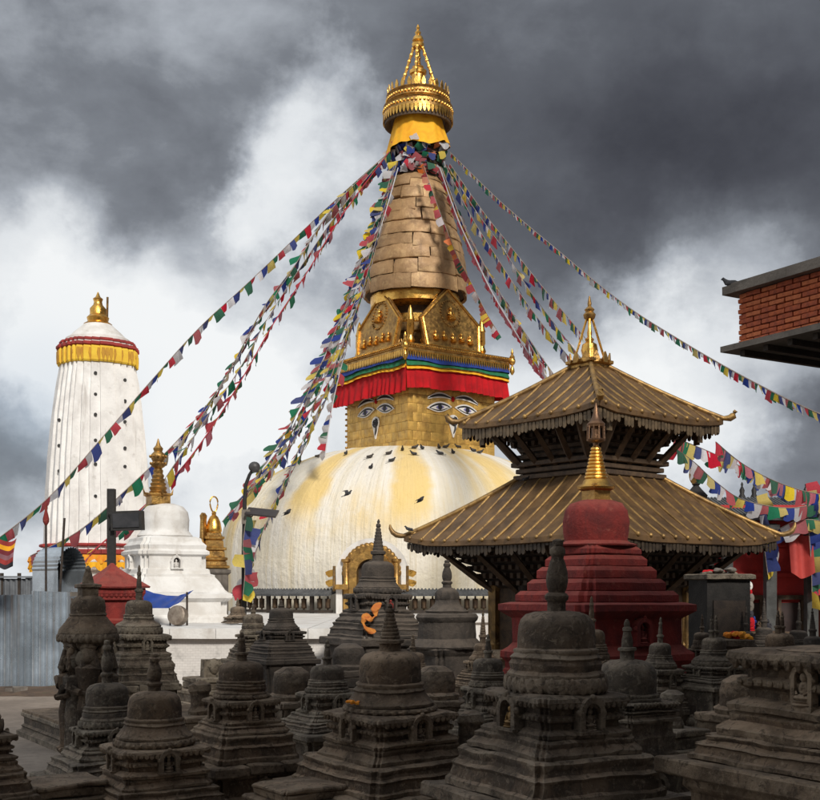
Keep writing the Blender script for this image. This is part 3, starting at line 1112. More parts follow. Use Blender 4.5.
for k in range(4):
    Mk = Matrix.Rotation(k * math.pi / 2, 4, 'Z')
    for i in range(15):
        x = -1 + 2 * (i + .5) / 15
        ax = abs(x)
        lv = 1.01 if ax < .17 else .95 if ax < .38 else .88 if ax < .56 else .80
        w = wt(38.8)
        mm.loft([[Mk @ Vector((x * w * .72 + dx, -lv * w - .02 + dy, z)) for dx, dy in ((-a, 0), (a, 0), (a, .05), (-a, .05))] for a, z in ((.06, zt(355)), (.09, zt(360)), (.02, zt(367)))])
tag(mm.obj('band_petals', mat('ochre_paint', (.55, .30, .03), (.45, .22, .03), 3, .8), yb, 20), kind='stuff')
m = MB()
for a, b, r in ((352.4, 348.6, 39.5), (347.4, 344, 36.5)):
    m.loft([ribfoot(w, z) for w, z in [(wt(r - 1.5), zt(a)), (wt(r), zt(a - .8)), (wt(r), zt(b + .8)), (wt(r - 1.5), zt(b))]])
m.obj('red_cornice', mat('red_oxide', (.34, .035, .03), (.22, .03, .028), 2, .8, 0, .2, 12), t, 20)
m = MB()
m.loft([ribfoot(w, z) for w, z in [(wt(35.5), zt(348.8)), (wt(35.5), zt(347))]])
m.lathe([(wt(32), zt(344.2)), (wt(31.5), zt(340.5)), (wt(27.5), zt(338)), (wt(23), zt(333.5)), (wt(18), zt(329)), (wt(14), zt(325.4)), (wt(9), zt(324))], 28)
m.obj('cap_dome', WHITE, t, 30)
m = MB()
m.lathe([(wt(r), zt(y)) for y, r in ((327, 13), (324.5, 14), (322, 10), (318, 11), (315, 8), (309, 8), (305, 4.6), (302, 4), (299, 5), (297, 2.4), (292, .4))], 18)
m.obj('gold_finial', GOLD, t, 40)
MB().tube([(wt(9), 0, zt(320)), (wt(9.5), 0, zt(296))], .05, 6).obj('finial_rod', GOLD_DARK, t, 30)
m = MB()
for a, b, r in ((556, 551, 57), (548, 545, 55)):
    m.loft([ribfoot(w, z) for w, z in [(wt(r - 1), zt(a)), (wt(r), zt(a - .8)), (wt(r), zt(b + .8)), (wt(r - 1), zt(b))]])
m.obj('red_base_band', MATS['red_oxide'], t, 20)
m = MB()
sq(m, [(wt(48), 0), (wt(48), zt(592)), (wt(50), zt(590)), (wt(50), zt(573)), (wt(46), zt(571))], 2, .1)
m.obj('tower_plinth', WHITE, t, 20)
m = MB()
rg = []
for side in (0, 1):
    pass
for k in (0, 3):
    Mk = Matrix.Rotation(k * math.pi / 2, 4, 'Z')
    for (z0, z1, mt, nm, off) in ((zt(563), zt(556.5), ORANGE_CLOTH, 'orange_cloth_band', .06), (zt(570), zt(563.4), YELLOW_CLOTH, 'yellow_fringe', .05)):
        w = wt(57) * 1.01 + off
        m = MB()
        nu = 50
        rows = []
        for iv in range(3):
            rows.append([Mk @ Vector((-wt(46) + 2 * wt(46) * i / nu, -w - .04 * math.sin(i * 1.7) * iv, z1 + (z0 - z1) * iv / 2 + .05 * math.sin(i * .9) * iv)) for i in range(nu + 1)])
        for iv in range(2, -1, -1):
            rows.append([p + Mk @ Vector((0, .03, 0)) for p in rows[iv]])
        m.loft(rows, False, False, closed=False)
        m.obj(nm, mt, t, 50)

# ------------------------------------------------------------------ white chaitya on the terrace
D_W = 33.5
t = thing('white_chaitya', 'whitewashed chaitya with stepped square body and gold crown spire', 'chaitya', (W(165 - 410, D_W), D_W, TZ), R_(30))
zw = lambda y: ZY(y, D_W) - TZ
ww = lambda n: W(n, D_W)
m = MB()
q_ = 1 / 1.36
sq(m, [(ww(72) * q_, 0), (ww(72) * q_, zw(617)), (ww(68) * q_, zw(614)), (ww(68) * q_, zw(602)), (ww(71) * q_, zw(600)), (ww(74) * q_, zw(598)), (ww(74) * q_, zw(594)), (ww(70) * q_, zw(592.5))], 2, .10, 8, .12)
m.erode(.012, 2, 1)
m.obj('lower_block', WHITE, t, 25)
m = MB()
sq(m, [(ww(70) * q_, zw(592.6)), (ww(66) * q_, zw(590)), (ww(60) * q_, zw(582)), (ww(55) * q_, zw(577)), (ww(55) * q_, zw(575)), (ww(50) * q_, zw(574)), (ww(49) * q_, zw(570)), (ww(47) * q_, zw(569))], 2, .10, 8, .12)
m.erode(.012, 2, 2)
m.obj('sloping_skirt', WHITE, t, 25)
m = MB()
sq(m, [(ww(46) * q_, zw(570)), (ww(45) * q_, zw(569)), (ww(45) * q_, zw(557)), (ww(49) * q_, zw(555)), (ww(49) * q_, zw(552)), (ww(45) * q_, zw(550)), (ww(46) * q_, zw(546)), (ww(41) * q_, zw(542)), (ww(40) * q_, zw(539)), (ww(34) * q_, zw(537))], 2, .10, 8, .10)
m.erode(.012, 2, 3)
m.obj('niche_tier', WHITE, t, 25)
m = MB()
m.lathe(refine([(ww(25), zw(539)), (ww(27.5), zw(536)), (ww(25), zw(533)), (ww(23.5), zw(531)), (ww(24), zw(520)), (ww(22.5), zw(512)), (ww(18), zw(506.5)), (ww(10), zw(504))], .08), 36)
m.erode(.012, 2, 4)
m.obj('dome', WHITE, t, 40)


def make_niche(parent, w, h, dep, mt, mt2, M, figmat=None, seed=0):
    """arched niche: frame with columns, dark back and a seated figure; M puts its foot centre on the wall, facing -y"""
    a = arch_ring(w * .62, w, 0, h * .55, dep, 14)
    a.box((0, -dep * .6, .03 * h), (w * 2.3, dep * 1.3, .08 * h))
    a.ball((0, -dep * .9, h * .55 + w * 1.0), w * .22, 7, 5)
    for s in (-1, 1):
        a.ball((s * w * .95, -dep * .75, h * .55), w * .25, 7, 5)
    a.v = [M @ p for p in a.v]
    a.erode(w * .05, 3 / w * .5, seed)
    f = a.obj('niche', mt, parent, 40, True)
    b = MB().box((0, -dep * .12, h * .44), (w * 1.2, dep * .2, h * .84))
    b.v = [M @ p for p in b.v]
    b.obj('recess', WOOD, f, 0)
    s = h * .62
    g = seated_figure(s)
    g.v = [M @ (p + Vector((0, -dep * .45, h * .07))) for p in g.v]
    g.obj('figure', figmat or mt2, f, 50)
    return f


for k in range(4):
    M = Matrix.Rotation(k * math.pi / 2, 4, 'Z') @ Matrix.Translation(Vector((0, -ww(45) * q_ + .02, zw(569.5))))
    make_niche(t, ww(5.5), ww(14), .14, WHITE, WHITE, M, WHITE, k)
m = MB()
sq(m, [(ww(9.5), zw(505)), (ww(9.5), zw(497)), (ww(11.5), zw(495.5)), (ww(11.5), zw(494))], 0, sub=2)
m.obj('harmika', GOLD_OLD, t, 20).location = (ww(-7), 0, 0)
m = MB()
m.lathe([(ww(r), zw(y)) for y, r in ((494, 8), (492, 9), (491, 7.5), (488, 9), (486.5, 7), (484, 8), (482.5, 6), (480, 7), (478.5, 5.2), (476, 6), (474, 4.5), (471, 5), (469, 3.5), (467, 6.5), (464.5, 7.5), (462, 5.5), (458, 7.5), (455, 7), (452, 4), (449, 5), (446, 2.5), (443, 1.5), (439, .4))], 20)
for i in range(10):
    a = i * .628
    for y, r in ((464, 7.5), (457, 8)):
        m.ball((ww(r) * math.cos(a), ww(r) * math.sin(a), zw(y)), ww(1.4), 6, 4)
for s in range(4):
    a = s * math.pi / 2
    m.tube([(ww(8) * math.cos(a), ww(8) * math.sin(a), zw(495)), (ww(14) * math.cos(a), ww(14) * math.sin(a), zw(494)), (ww(15.5) * math.cos(a), ww(15.5) * math.sin(a), zw(489))], [ww(1.6), ww(1.3), ww(.3)], 6)
m.obj('gold_crown_spire', GOLD_OLD, t, 40).location = (ww(-7), 0, 0)

# gilded tiered pavilion behind it
D_G = 43.5
t = thing('gilded_pavilion', 'tiered gilded pavilion roof with flame finial between white chaitya and dome', 'shrine', (W(212 - 410, D_G), D_G, 0), R_(30))
zg = lambda y: ZY(y, D_G)
wg = lambda n: W(n, D_G)
m = MB()
sq(m, [(wg(13), 0), (wg(13), zg(575)), (wg(15), zg(573)), (wg(15), zg(570)), (wg(12), zg(569))], 1)
m.obj('stone_base', CONC, t, 20)
m = MB()
pr = []
for y0, y1, r in ((569, 562, 14), (561, 552, 12.5), (551, 541, 11.5), (540, 533, 10)):
    pr += [(wg(r - 2), zg(y0)), (wg(r), zg(y0 - 1)), (wg(r), zg(y0 - 3)), (wg(r - 2.2), zg(y0 - 4)), (wg(r - 2.5), zg(y1))]
sq(m, pr, 1, sub=3)
m.obj('gilded_tiers', GOLD_OLD, t, 20)
m = MB()
m.lathe([(wg(r), zg(y)) for y, r in ((533, 7), (531, 8), (528, 7.6), (522, 6.5), (517, 4.2), (515, 2), (513, 2.4), (511, 1))], 18)
pts = [(wg(4) * math.sin(2 * math.pi * i / 16) * (1 - .25 * math.cos(2 * math.pi * i / 16)), 0, zg(504.5) - wg(8) * math.cos(2 * math.pi * i / 16)) for i in range(17)]
m.tube(pts, wg(.8), 6)
m.obj('flame_finial', GOLD, t, 40).location = (wg(2), 0, 0)
m = MB()
for i in range(3):
    m.lathe([(wg(r), zg(y)) for y, r in ((552, 3), (540, 2.6), (528, 2.4), (520, 2.0), (516, 2.6), (513, .5))], 10, (wg(-11 + 2 * i), wg(-2 + 2 * i), 0))
m.obj('nagas', GOLD_OLD, t, 40)

# ------------------------------------------------------------------ pagoda temple
D_P = 27.0
PHP = R_(40.0)
PX = W(589.5 - 410, D_P)
pg = thing('pagoda_temple', 'two-tiered pagoda temple with ribbed gilded copper roofs and dark timber walls', 'temple', (PX, D_P, 0), PHP)


def pagoda_roof(name, we, ze, wt_, zt_, spacing, fr_len, curl):
    def zf(t_):
        return ze + (zt_ - ze) * (.86 * t_ + .14 * t_ * t_)
    nn = 8
    mb = MB()
    rings = [foot(we - .04, 0, sub=8, z=ze - .13), foot(we, 0, sub=8, z=ze - .11), foot(we, 0, sub=8, z=ze)]
    for i in range(1, nn + 1):
        t_ = i / nn
        rings.append(foot(we + (wt_ - we) * t_, 0, sub=8, z=zf(t_)))
    mb.loft(rings, False, True)
    # gentle rise of the corners
    for i, p in enumerate(mb.v):
        k = min(abs(p.x), abs(p.y)) / max(max(abs(p.x), abs(p.y)), .01)
        out_ = (max(abs(p.x), abs(p.y)) - wt_) / (we - wt_)
        p.z += .16 * (k ** 4) * max(out_, 0) * (we / 3.1)
    mb.erode(.022, 1.6, we)
    rf = mb.obj(name, ROOF, pg, 25)
    un = MB()
    un.loft([foot(we - .05, 0, sub=2, z=ze - .135), foot(we * .5, 0, sub=2, z=ze + .28), foot(wt_ * .9, 0, sub=2, z=zt_ - .25)], False, True)
    un.obj('soffit', WOOD, rf, 20)
    for k in range(4):
        Mk = Matrix.Rotation(-k * math.pi / 2, 4, 'Z')
        n = int(2 * we / spacing)
        for i in range(n):
            a = -we + (i + .5) * 2 * we / n
            tm = min(1.0, (we - abs(a)) / (we - wt_)) if abs(a) > wt_ else 1.0
            if tm < .06:
                continue
            pts = []
            for j in range(7):
                t_ = tm * j / 6
                w = we + (wt_ - we) * t_
                kk = abs(a) / w
                lift = .16 * (min(kk, 1) ** 4) * (1 - t_) * (we / 3.1)
                pts.append(Mk @ Vector((a, -w + .005, zf(t_) + lift + .012)))
            rb = MB()
            rb.tube(pts, [.024 + .008 * random.random() for _ in pts], 6)
            e = pts[0]
            rb.ball(e, .046 + .012 * random.random(), 7, 5)
            rb.obj('roof_rib', RIB, rf, 50)
        # fringe of hanging metal leaves
        fr = MB()
        n = int(2 * we / .115)
        for i in range(n):
            a = -we + .05 + (i + .5) * (2 * we - .1) / n
            L = fr_len * (.72 + .5 * random.random()) * (1 if random.random() > .06 else .3)
            kk = abs(a) / we
            zz = ze - .12 + .16 * kk ** 4 * (we / 3.1)
            yy = -we + .05 + random.random() * .02
            fr.loft([[Mk @ Vector((a + dx, yy + dy, zz - z)) for dx, dy in ((-w, -.008), (w, -.008), (w, .008), (-w, .008))] for w, z in ((.042, 0), (.048, L * .5), (.046, L * .85), (.01, L))])
        tag(fr.obj('hanging_fringe', MATS['fringe_dark'] if name == 'lower_roof' else MATS['fringe_bronze'], rf, 40), kind='stuff')
        # hip ridge with upturned curl
        c_ = R_(225) - k * math.pi / 2
        dr = Vector((math.cos(c_), math.sin(c_), 0))
        pts, rr = [], []
        for j in range(9):
            t_ = 1 - j / 8
            w = (we + (wt_ - we) * t_) * math.sqrt(2)
            pts.append(dr * w + Vector((0, 0, zf(t_) + .16 * (1 - t_) * (we / 3.1) + .03)))
            rr.append(.055)
        e = pts[-1]
        for (q, h, r) in curl:
            pts.append(e + dr * q + Vector((0, 0, h)))
            rr.append(r)
        hp = MB()
        hp.tube(pts, rr, 8)
        hp.obj('hip_ridge', RIB, rf, 50)
    return rf


mat('fringe_dark', (.07, .05, .032), (.03, .022, .016), 6, .6, .3, .2, 20)
mat('fringe_bronze', (.19, .135, .08), (.085, .062, .04), 6, .55, .45, .2, 20)
pagoda_roof('lower_roof', 3.09, 3.50, 1.15, 5.02, .39, .20, [(.08, .0, .06), (.18, .02, .065), (.27, .08, .06), (.33, .18, .045), (.34, .27, .02)])
pagoda_roof('upper_roof', 2.175, 6.25, .30, 7.62, .38, .23, [(.06, .0, .06), (.15, .0, .08), (.24, .06, .085), (.28, .14, .06), (.24, .18, .03)])
m = MB()
sq(m, [(1.9, 0), (1.9, .3), (1.75, .34), (1.75, .75), (1.85, .8), (1.85, .95), (1.68, 1.0)], 1, .08, 4)
m.obj('stone_plinth', STONE[0], pg, 20)
m = MB()
sq(m, [(1.55, .98), (1.55, 4.4)], 0, sub=1)
m.obj('lower_wall', WOOD2, pg, 0)
for k in range(4):
    Mk = Matrix.Rotation(-k * math.pi / 2, 4, 'Z')
    for x in (-1.55, -.55, .55):
        m = MB()
        M = Mk @ Matrix.Translation(Vector((x, -1.58, 0)))
        m.box((0, 0, 1.85), (.24, .22, 1.72))
        m.lathe([(.12, 1.0), (.15, 1.12), (.11, 1.22), (.13, 1.8), (.10, 2.3), (.15, 2.4), (.17, 2.55)], 10)
        m.v = [M @ p for p in m.v]
        m.obj('pillar', GOLD_DARK if x == -1.55 else WOOD, pg, 25)
    m = MB()
    for z, w, h in ((2.75, 1.66, .14), (2.95, 1.74, .10), (3.12, 1.86, .10)):
        m.box(Mk @ Vector((0, -w, z)), (2 * w, .16, h), -k * math.pi / 2)
    m.obj('beam', WOOD, pg, 0)
    m = MB()
    m.box(Mk @ Vector((0, -1.60, 1.75)), (.9, .08, 1.5), -k * math.pi / 2)
    m.obj('door', GOLD_OLD, pg, 0)
    for i in range(5):                       # roof struts
        x = -1.5 + .75 * i
        for (y0, z0, y1, z1, f) in ((-1.62, 2.35, -2.75, 3.38, 1.55), (-1.15, 5.25, -1.95, 6.12, 1.25)):
            s = MB()
            a, b = Vector((x * (1 if y0 < -1.5 else .68), y0, z0)), Vector((x * f * (1 if y0 < -1.5 else .72), y1, z1))
            s.tube([Mk @ (a + (b - a) * q) for q in (0, .25, .6, 1)], [.06, .09, .08, .055], 4)
            s.obj('roof_strut', WOOD2, pg, 20)
    for i in range(5):                       # dentils under the eave
        pass
    for cz, wx in ((3.30, 2.1), (3.36, 2.55)):
        m = MB()
        n = int(wx * 2 / .19)
        for i in range(n):
            x = -wx + (i + .5) * 2 * wx / n
            m.box(Mk @ Vector((x, -wx, cz)), (.09, .30, .09), -k * math.pi / 2)
        tag(m.obj('bracket_row', WOOD, pg, 0), kind='stuff')
m = MB()
sq(m, [(1.10, 4.6), (1.10, 6.4)], 0, sub=1)
m.obj('upper_wall', WOOD, pg, 0)
for nm, pr in (('lower_bracketing', [(1.60, 2.45), (1.70, 2.50), (1.70, 2.62), (1.80, 2.66), (1.80, 2.80), (1.95, 2.86), (1.95, 2.98), (2.10, 3.04), (2.10, 3.14), (2.30, 3.19), (2.30, 3.27), (2.55, 3.31), (2.55, 3.40)]),
               ('upper_bracketing', [(1.12, 5.70), (1.22, 5.74), (1.22, 5.86), (1.38, 5.91), (1.38, 6.0), (1.58, 6.06), (1.58, 6.14), (1.78, 6.18), (1.78, 6.25)])):
    m = MB()
    sq(m, pr, 0, sub=3)
    bk = m.obj(nm, WOOD, pg, 0)
    mm = MB()
    for (w, z), (w2, z2) in zip(pr[1::2], pr[2::2]):
        if abs(w - w2) > .01:
            continue
        for k in range(4):
            Mk = Matrix.Rotation(-k * math.pi / 2, 4, 'Z')
            n = int(2 * w / .22)
            for i in range(n + 1):
                mm.box(Mk @ Vector((-w + i * 2 * w / n, -w - .02, (z + z2) / 2)), (.10, .18, (z2 - z) * .8), -k * math.pi / 2)
    tag(mm.obj('bracket_blocks', WOOD2, bk, 0), kind='stuff')
m = MB()
for z0, w in ((4.98, 1.26), (5.13, 1.22), (5.28, 1.30), (5.46, 1.22), (5.62, 1.16)):
    sq(m, slabp(w, z0, z0 + .11, .015), 0, sub=2)
m.obj('upper_cornice', WOOD2, pg, 15)
for k in range(4):
    Mk = Matrix.Rotation(-k * math.pi / 2, 4, 'Z')
    m = MB()
    for s in (-1, 1):
        m.box(Mk @ Vector((s * .28, -1.13, 5.98)), (.08, .08, .6), -k * math.pi / 2)
    for z in (5.70, 6.25):
        m.box(Mk @ Vector((0, -1.13, z)), (.72, .07, .09), -k * math.pi / 2)
    m.obj('window_frame', WOOD2, pg, 0)
    for s in (-1, 1):
        m = MB()
        m.box(Mk @ Vector((s * 1.6, -1.95, 5.98)), (.16, .03, .36), -k * math.pi / 2)
        m.obj('metal_banner', MATS['fringe_bronze'], pg, 0)
# pinnacle
m = MB()
sq(m, [(.30, 7.55), (.34, 7.6), (.34, 7.66), (.42, 7.70), (.42, 7.76), (.3, 7.8)], 1, .12, 2)
for i in range(12):
    a = i * math.pi / 6
    m.loft([[Vector(((.46 + r) * math.cos(a) + dx * math.sin(a), (.46 + r) * math.sin(a) - dx * math.cos(a), z)) for dx, r in ((-w, 0), (w, 0), (w, .03), (-w, .03))] for w, z in ((.05, 7.68), (.09, 7.76), (.05, 7.86), (.01, 7.93))])
pn = m.obj('pinnacle', GOLD_OLD, pg, 30)
m = MB()
m.lathe([(.14, 7.78), (.2, 7.84), (.17, 7.9), (.2, 8.02), (.17, 8.16), (.08, 8.22), (.11, 8.28), (.05, 8.34), (.06, 8.44), (.025, 8.6), (.03, 8.9)], 16)
m.obj('pinnacle_vase', GOLD, pn, 40)
for k in range(4):
    a = math.pi / 4 + k * math.pi / 2
    MB().tube([((.36 - .30 * i / 6) * math.cos(a), (.36 - .30 * i / 6) * math.sin(a), 7.78 + 1.0 * i / 6) for i in range(7)], .03, 6).obj('pinnacle_strut', GOLD, pn, 40)
m = MB()
m.lathe([(.05, 8.72), (.13, 8.78), (.15, 8.86), (.09, 8.93), (.12, 8.98), (.04, 9.06), (.05, 9.12), (.015, 9.3)], 12)
m.obj('pinnacle_crown', GOLD_OLD, pn, 40)

# ------------------------------------------------------------------ red chaitya
D_R = 19.5
t = thing('red_chaitya', 'red limewashed chaitya with stepped base and gold ringed spire before the pagoda', 'chaitya', (W(596 - 410, D_R), D_R, 0), R_(30))
zr_ = lambda y: ZY(y, D_R)
wr = lambda n: W(n, D_R)
q_ = 1 / 1.28
m = MB()
pr = [(wr(104), 0), (wr(104), zr_(700)), (wr(100), zr_(698)), (wr(92), zr_(670)), (wr(90), zr_(668)), (wr(90), zr_(662)), (wr(95), zr_(658)), (wr(95), zr_(652)), (wr(88), zr_(648)), (wr(83), zr_(643)),
      (wr(83), zr_(618)), (wr(90), zr_(614)), (wr(97), zr_(610)), (wr(97), zr_(604)), (wr(86), zr_(602))]
sq(m, [(a * q_, b) for a, b in pr], 2, .09, 8, .14)
m.erode(.012, 2.2, 1)
base = m.obj('lower_body', RED, t, 25)
pr = []
for y0, y1, w in ((602, 591, 80), (591, 579, 68), (579, 567, 58.5), (567, 556, 50), (555, 546, 44)):
    pr += [(wr(w - 1.5) * q_, zr_(y0)), (wr(w) * q_, zr_(y0 - 1)), (wr(w) * q_, zr_(y1 + 4)), (wr(w - 3) * q_, zr_(y1 + 1.5)), (wr(w - 5) * q_, zr_(y1))]
for i in range(5):
    m = MB()
    sq(m, pr[i * 5:(i + 1) * 5], 2, .09, 8, .1)
    m.erode(.010, 2.2, i)
    m.obj('step', RED, t, 25)
m = MB()
m.lathe(refine([(wr(40), zr_(546.5)), (wr(41), zr_(545)), (wr(34), zr_(543)), (wr(31), zr_(541)), (wr(32.5), zr_(532)), (wr(33), zr_(522)), (wr(31), zr_(511)), (wr(26), zr_(504)), (wr(16), zr_(500.5)), (wr(8), zr_(500))], .07), 40)
m.erode(.008, 3, 7)
m.obj('dome', RED, t, 40)
for k in range(4):
    M = Matrix.Rotation(k * math.pi / 2, 4, 'Z') @ Matrix.Translation(Vector((0, -wr(83) * q_ + .02, zr_(643))))
    make_niche(t, wr(10), wr(30), .16, RED, RED, M, RED, k)
m = MB()
sq(m, [(wr(10), zr_(501)), (wr(10), zr_(491)), (wr(13), zr_(489)), (wr(13.5), zr_(486)), (wr(11), zr_(484))], 0, sub=2)
m.obj('harmika', GOLD_OLD, t, 20)
m = MB()
pr = [(wr(17.5), zr_(489.5)), (wr(18.5), zr_(487.5)), (wr(15), zr_(485)), (wr(12), zr_(480))]
for i in range(9):
    y = 478 - i * 3.55
    r = 11.5 - i * .78
    pr += [(wr(r - 1), zr_(y + .8)), (wr(r), zr_(y)), (wr(r - .2), zr_(y - 1.8)), (wr(r - 1.4), zr_(y - 2.3))]
pr += [(wr(3), zr_(446))]
m.lathe(pr, 24)
m.obj('ringed_spire', GOLD, t, 40)
m = MB()
m.lathe([(wr(r), zr_(y)) for y, r in ((447, 2.5), (443, 3), (441, 9), (439.5, 9.5), (438, 5), (434, 4.5), (428, 4.5), (427, 8.5), (424, 9.2), (421, 6), (417, 4.2), (412, 2.6), (409, 2.2), (403, .4))], 16)
for i in range(10):
    a = i * .628
    m.tube([(wr(8.6) * math.cos(a), wr(8.6) * math.sin(a), zr_(440)), (wr(8.4) * math.cos(a), wr(8.4) * math.sin(a), zr_(426))], wr(.7), 5)
m.obj('crown', mat('bronze_dull', (.26, .145, .08), (.14, .08, .05), 5, .45, .8, .2, 20), t, 40)

# ------------------------------------------------------------------ small red roofed shrine on the left with a post behind
D_B = 24.0
t = thing('red_roofed_shrine', 'small red box shrine with pyramid roof behind the stone chaityas', 'shrine', (W(112 - 410, D_B), D_B, 0), R_(36))
zb_ = lambda y: ZY(y, D_B)
wb = lambda n: W(n, D_B)
m = MB()
sq(m, [(wb(21), 0), (wb(21), zb_(625)), (wb(23), zb_(623)), (wb(23), zb_(620)), (wb(20), zb_(618)), (wb(20), zb_(600))], 0, sub=3)
m.obj('body', RED, t, 20)
m = MB()
sq(m, slabp(wb(23.5), zb_(600), zb_(597.5), .01) + slabp(wb(25), zb_(594), zb_(588), .01), 0, sub=3)
for k in range(4):
    Mk = Matrix.Rotation(k * math.pi / 2, 4, 'Z')
    for i in range(9):
        x = -wb(22) + wb(44) * (i + .5) / 9
        m.ball(Mk @ Vector((x, -wb(23.6), zb_(595.4))), wb(1.9), 6, 4)
m.obj('dentil_cornice', RED, t, 20)
m = MB()
sq(m, [(wb(28), zb_(588)), (wb(28.5), zb_(586.5)), (wb(19), zb_(579.5)), (wb(10), zb_(572.3)), (wb(5), zb_(568)), (wb(1), zb_(563))], 0, sub=4)
m.erode(.01, 3, 2)
m.obj('pyramid_roof', RED, t, 25)
t = thing('floodlight_post', 'dark post with a rectangular floodlight box above the red shrine roof', 'floodlight', (W(111.5 - 410, 24.9), 24.9, 0))
m = MB()
z1 = ZY(489, 24.9)
m.box((0, 0, z1 / 2), (.16, .16, z1))
m.obj('post', BLACK, t, 0)
m = MB()
m.box((W(17, 24.9), -.08, ZY(521, 24.9)), (W(31, 24.9), .28, W(19, 24.9)), 0, R_(-2))
hd = m.obj('lamp_head', BLACK, t, 0)
m = MB()
m.box((W(17, 24.9), -.235, ZY(521, 24.9)), (W(26, 24.9), .02, W(14, 24.9)), 0, R_(-2))
m.obj('lamp_glass', mat('dark_glass', (.03, .032, .036), (.05, .05, .055), 3, .25), hd, 0)
m = MB()
for a, b in ((0, W(2, 24.9)), (0, W(4, 24.9))):
    m.tube([(a - .02, -.12, ZY(514, 24.9)), (b, -.1, ZY(521, 24.9)), (a, -.12, ZY(529, 24.9))], .025, 6)
m.obj('bracket', BLACK, t, 30)

# ------------------------------------------------------------------ corrugated fence
def corr_sheet(p0, p1, h, mt, name, parent, pitch=.085, amp=.020, lean=0.0, z0=.0, jag=0.0):
    """upright corrugated sheet from p0 to p1"""
    p0, p1 = Vector((*p0, 0)), Vector((*p1, 0))
    L = (p1 - p0).length
    d_ = (p1 - p0).normalized()
    nrm = Vector((d_.y, -d_.x, 0))
    n = int(L / pitch * 6)
    rows = []
    for z in (0, .25, .5, .75, 1):
        rows.append([p0 + d_ * (L * i / n) + nrm * (amp * math.sin(2 * math.pi * L * i / n / pitch) + lean * z) + Vector((0, 0, z0 + (h + jag * L * i / n) * z)) for i in range(n + 1)])
    m_ = MB()
    m_.loft(rows + [[q - nrm * .004 for q in r] for r in reversed(rows)], False, False, closed=False)
    return m_.obj(name, mt, parent, 60)


DF = 27.4
t = thing('corrugated_fence', 'tall fence of grey corrugated zinc sheets at the left edge', 'fence')
xa = W(-40 - 410, DF)
shw = .85
i = 0
xpos = xa
while xpos < W(74 - 410, DF):
    x2 = min(xpos + shw, W(74 - 410, DF))
    pxm = 410 + (xpos + x2) / 2 / DF * F
    hh = ZY(592.5 + 3.0 * math.sin(i * 2.3) + pxm * .03, DF) - .05
    corr_sheet((xpos, DF + .03 * (i % 2)), (x2 + .04, DF + .05 + .03 * (i % 2) - .2 * 0), hh, ZINC if i % 3 else ZINC_DARK, 'zinc_sheet', t, .16, .05, -.04, .05, (.02 if i % 2 else -.03))
    xpos = x2
    i += 1
for px in (-5, 33, 71):
    MB().tube([(W(px - 410, DF + .1), DF + .12, 0), (W(px - 410, DF + .1), DF + .12, 2.2)], .035, 6).obj('post', WOOD2, t, 40)
t = thing('rear_corrugated_fence', 'darker corrugated zinc fence standing behind the first one', 'fence')
DF2 = 31.0
xpos = W(-40 - 410, DF2)
i = 0
while xpos < W(96 - 410, DF2):
    corr_sheet((xpos, DF2 + .03 * (i % 2)), (xpos + .92, DF2 + .03 * (i % 2)), ZY(577.5 + (i % 2), DF2) - .02, ZINC_DARK, 'zinc_sheet', t, .15, .030, 0, .02)
    xpos += .88
    i += 1
m = MB()
m.box((W(20 - 410, DF2), DF2 - .05, ZY(577, DF2)), (W(125, DF2), .05, .05))
m.obj('top_rail', ZINC_DARK, t, 0)
for px, y in ((37, 567), (18.5, 573), (1, 573)):
    MB().box((W(px - 410, DF2), DF2 + .06, ZY(y, DF2) / 2), (.08, .08, ZY(y, DF2))).obj('post', WOOD, t, 0)
# rolled sheet hut
DH = 30.2
t = thing('arched_sheet_hut', 'arched shelter of dark corrugated sheet with round black opening', 'shelter', (W(59 - 410, DH), DH, 0), R_(48))
m = MB()
rows = []
nA, nL = 36, 8
rad, zc_, LL = W(15.5, DH), ZY(571, DH), 1.25
for j in range(nL + 1):
    rr = rad
    row = [Vector((rr * (1 + .06 * (i % 2)) * math.cos(math.pi * 1.0 - math.pi * i / nA), -LL / 2 + LL * j / nL, zc_ + 1.45 * rr * (1 + .06 * (i % 2)) * math.sin(math.pi * i / nA))) for i in range(nA + 1)]
    row = [Vector((-rr, row[0].y, zc_ - 1.0))] + row + [Vector((rr, row[0].y, zc_ - 1.0))]
    rows.append(row)
m.loft(rows, False, False, closed=False)
m.obj('arched_sheet', ZINC, t, 12)
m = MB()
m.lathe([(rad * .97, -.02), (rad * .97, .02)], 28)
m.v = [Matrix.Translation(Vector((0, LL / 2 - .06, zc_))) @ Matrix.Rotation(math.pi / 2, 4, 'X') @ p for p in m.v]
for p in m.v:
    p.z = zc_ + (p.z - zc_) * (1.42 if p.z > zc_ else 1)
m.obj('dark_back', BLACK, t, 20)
m = MB()
m.box((0, 0, (zc_ - .55) / 2), (rad * 2.05, LL * .98, zc_ - .55))
m.obj('brick_footing', CONC, t, 0)
for nm, lab, px, ytop, d_, lean, fin in (('thin_pole', 'thin pole topped by a dark red spindle finial beside the arched shelter', 46, 522, 29.6, 0, True), ('leaning_pole', 'bare leaning dark stick beside the arched shelter', 59, 518, 29.2, .2, False)):
    t = thing(nm, lab, 'pole', (W(px - 410, d_), d_, 0))
    zt2 = ZY(ytop, d_)
    MB().tube([(-lean * .6, 0, 0), (lean * .7, 0, zt2)], .03, 6).obj('shaft', WOOD, t, 40)
    if fin:
        MB().lathe([(.02, zt2 - .1), (.08, zt2), (.085, zt2 + .08), (.03, zt2 + .3), (.045, zt2 + .36), (.01, zt2 + .52)], 10).obj('finial', RED, t, 40)

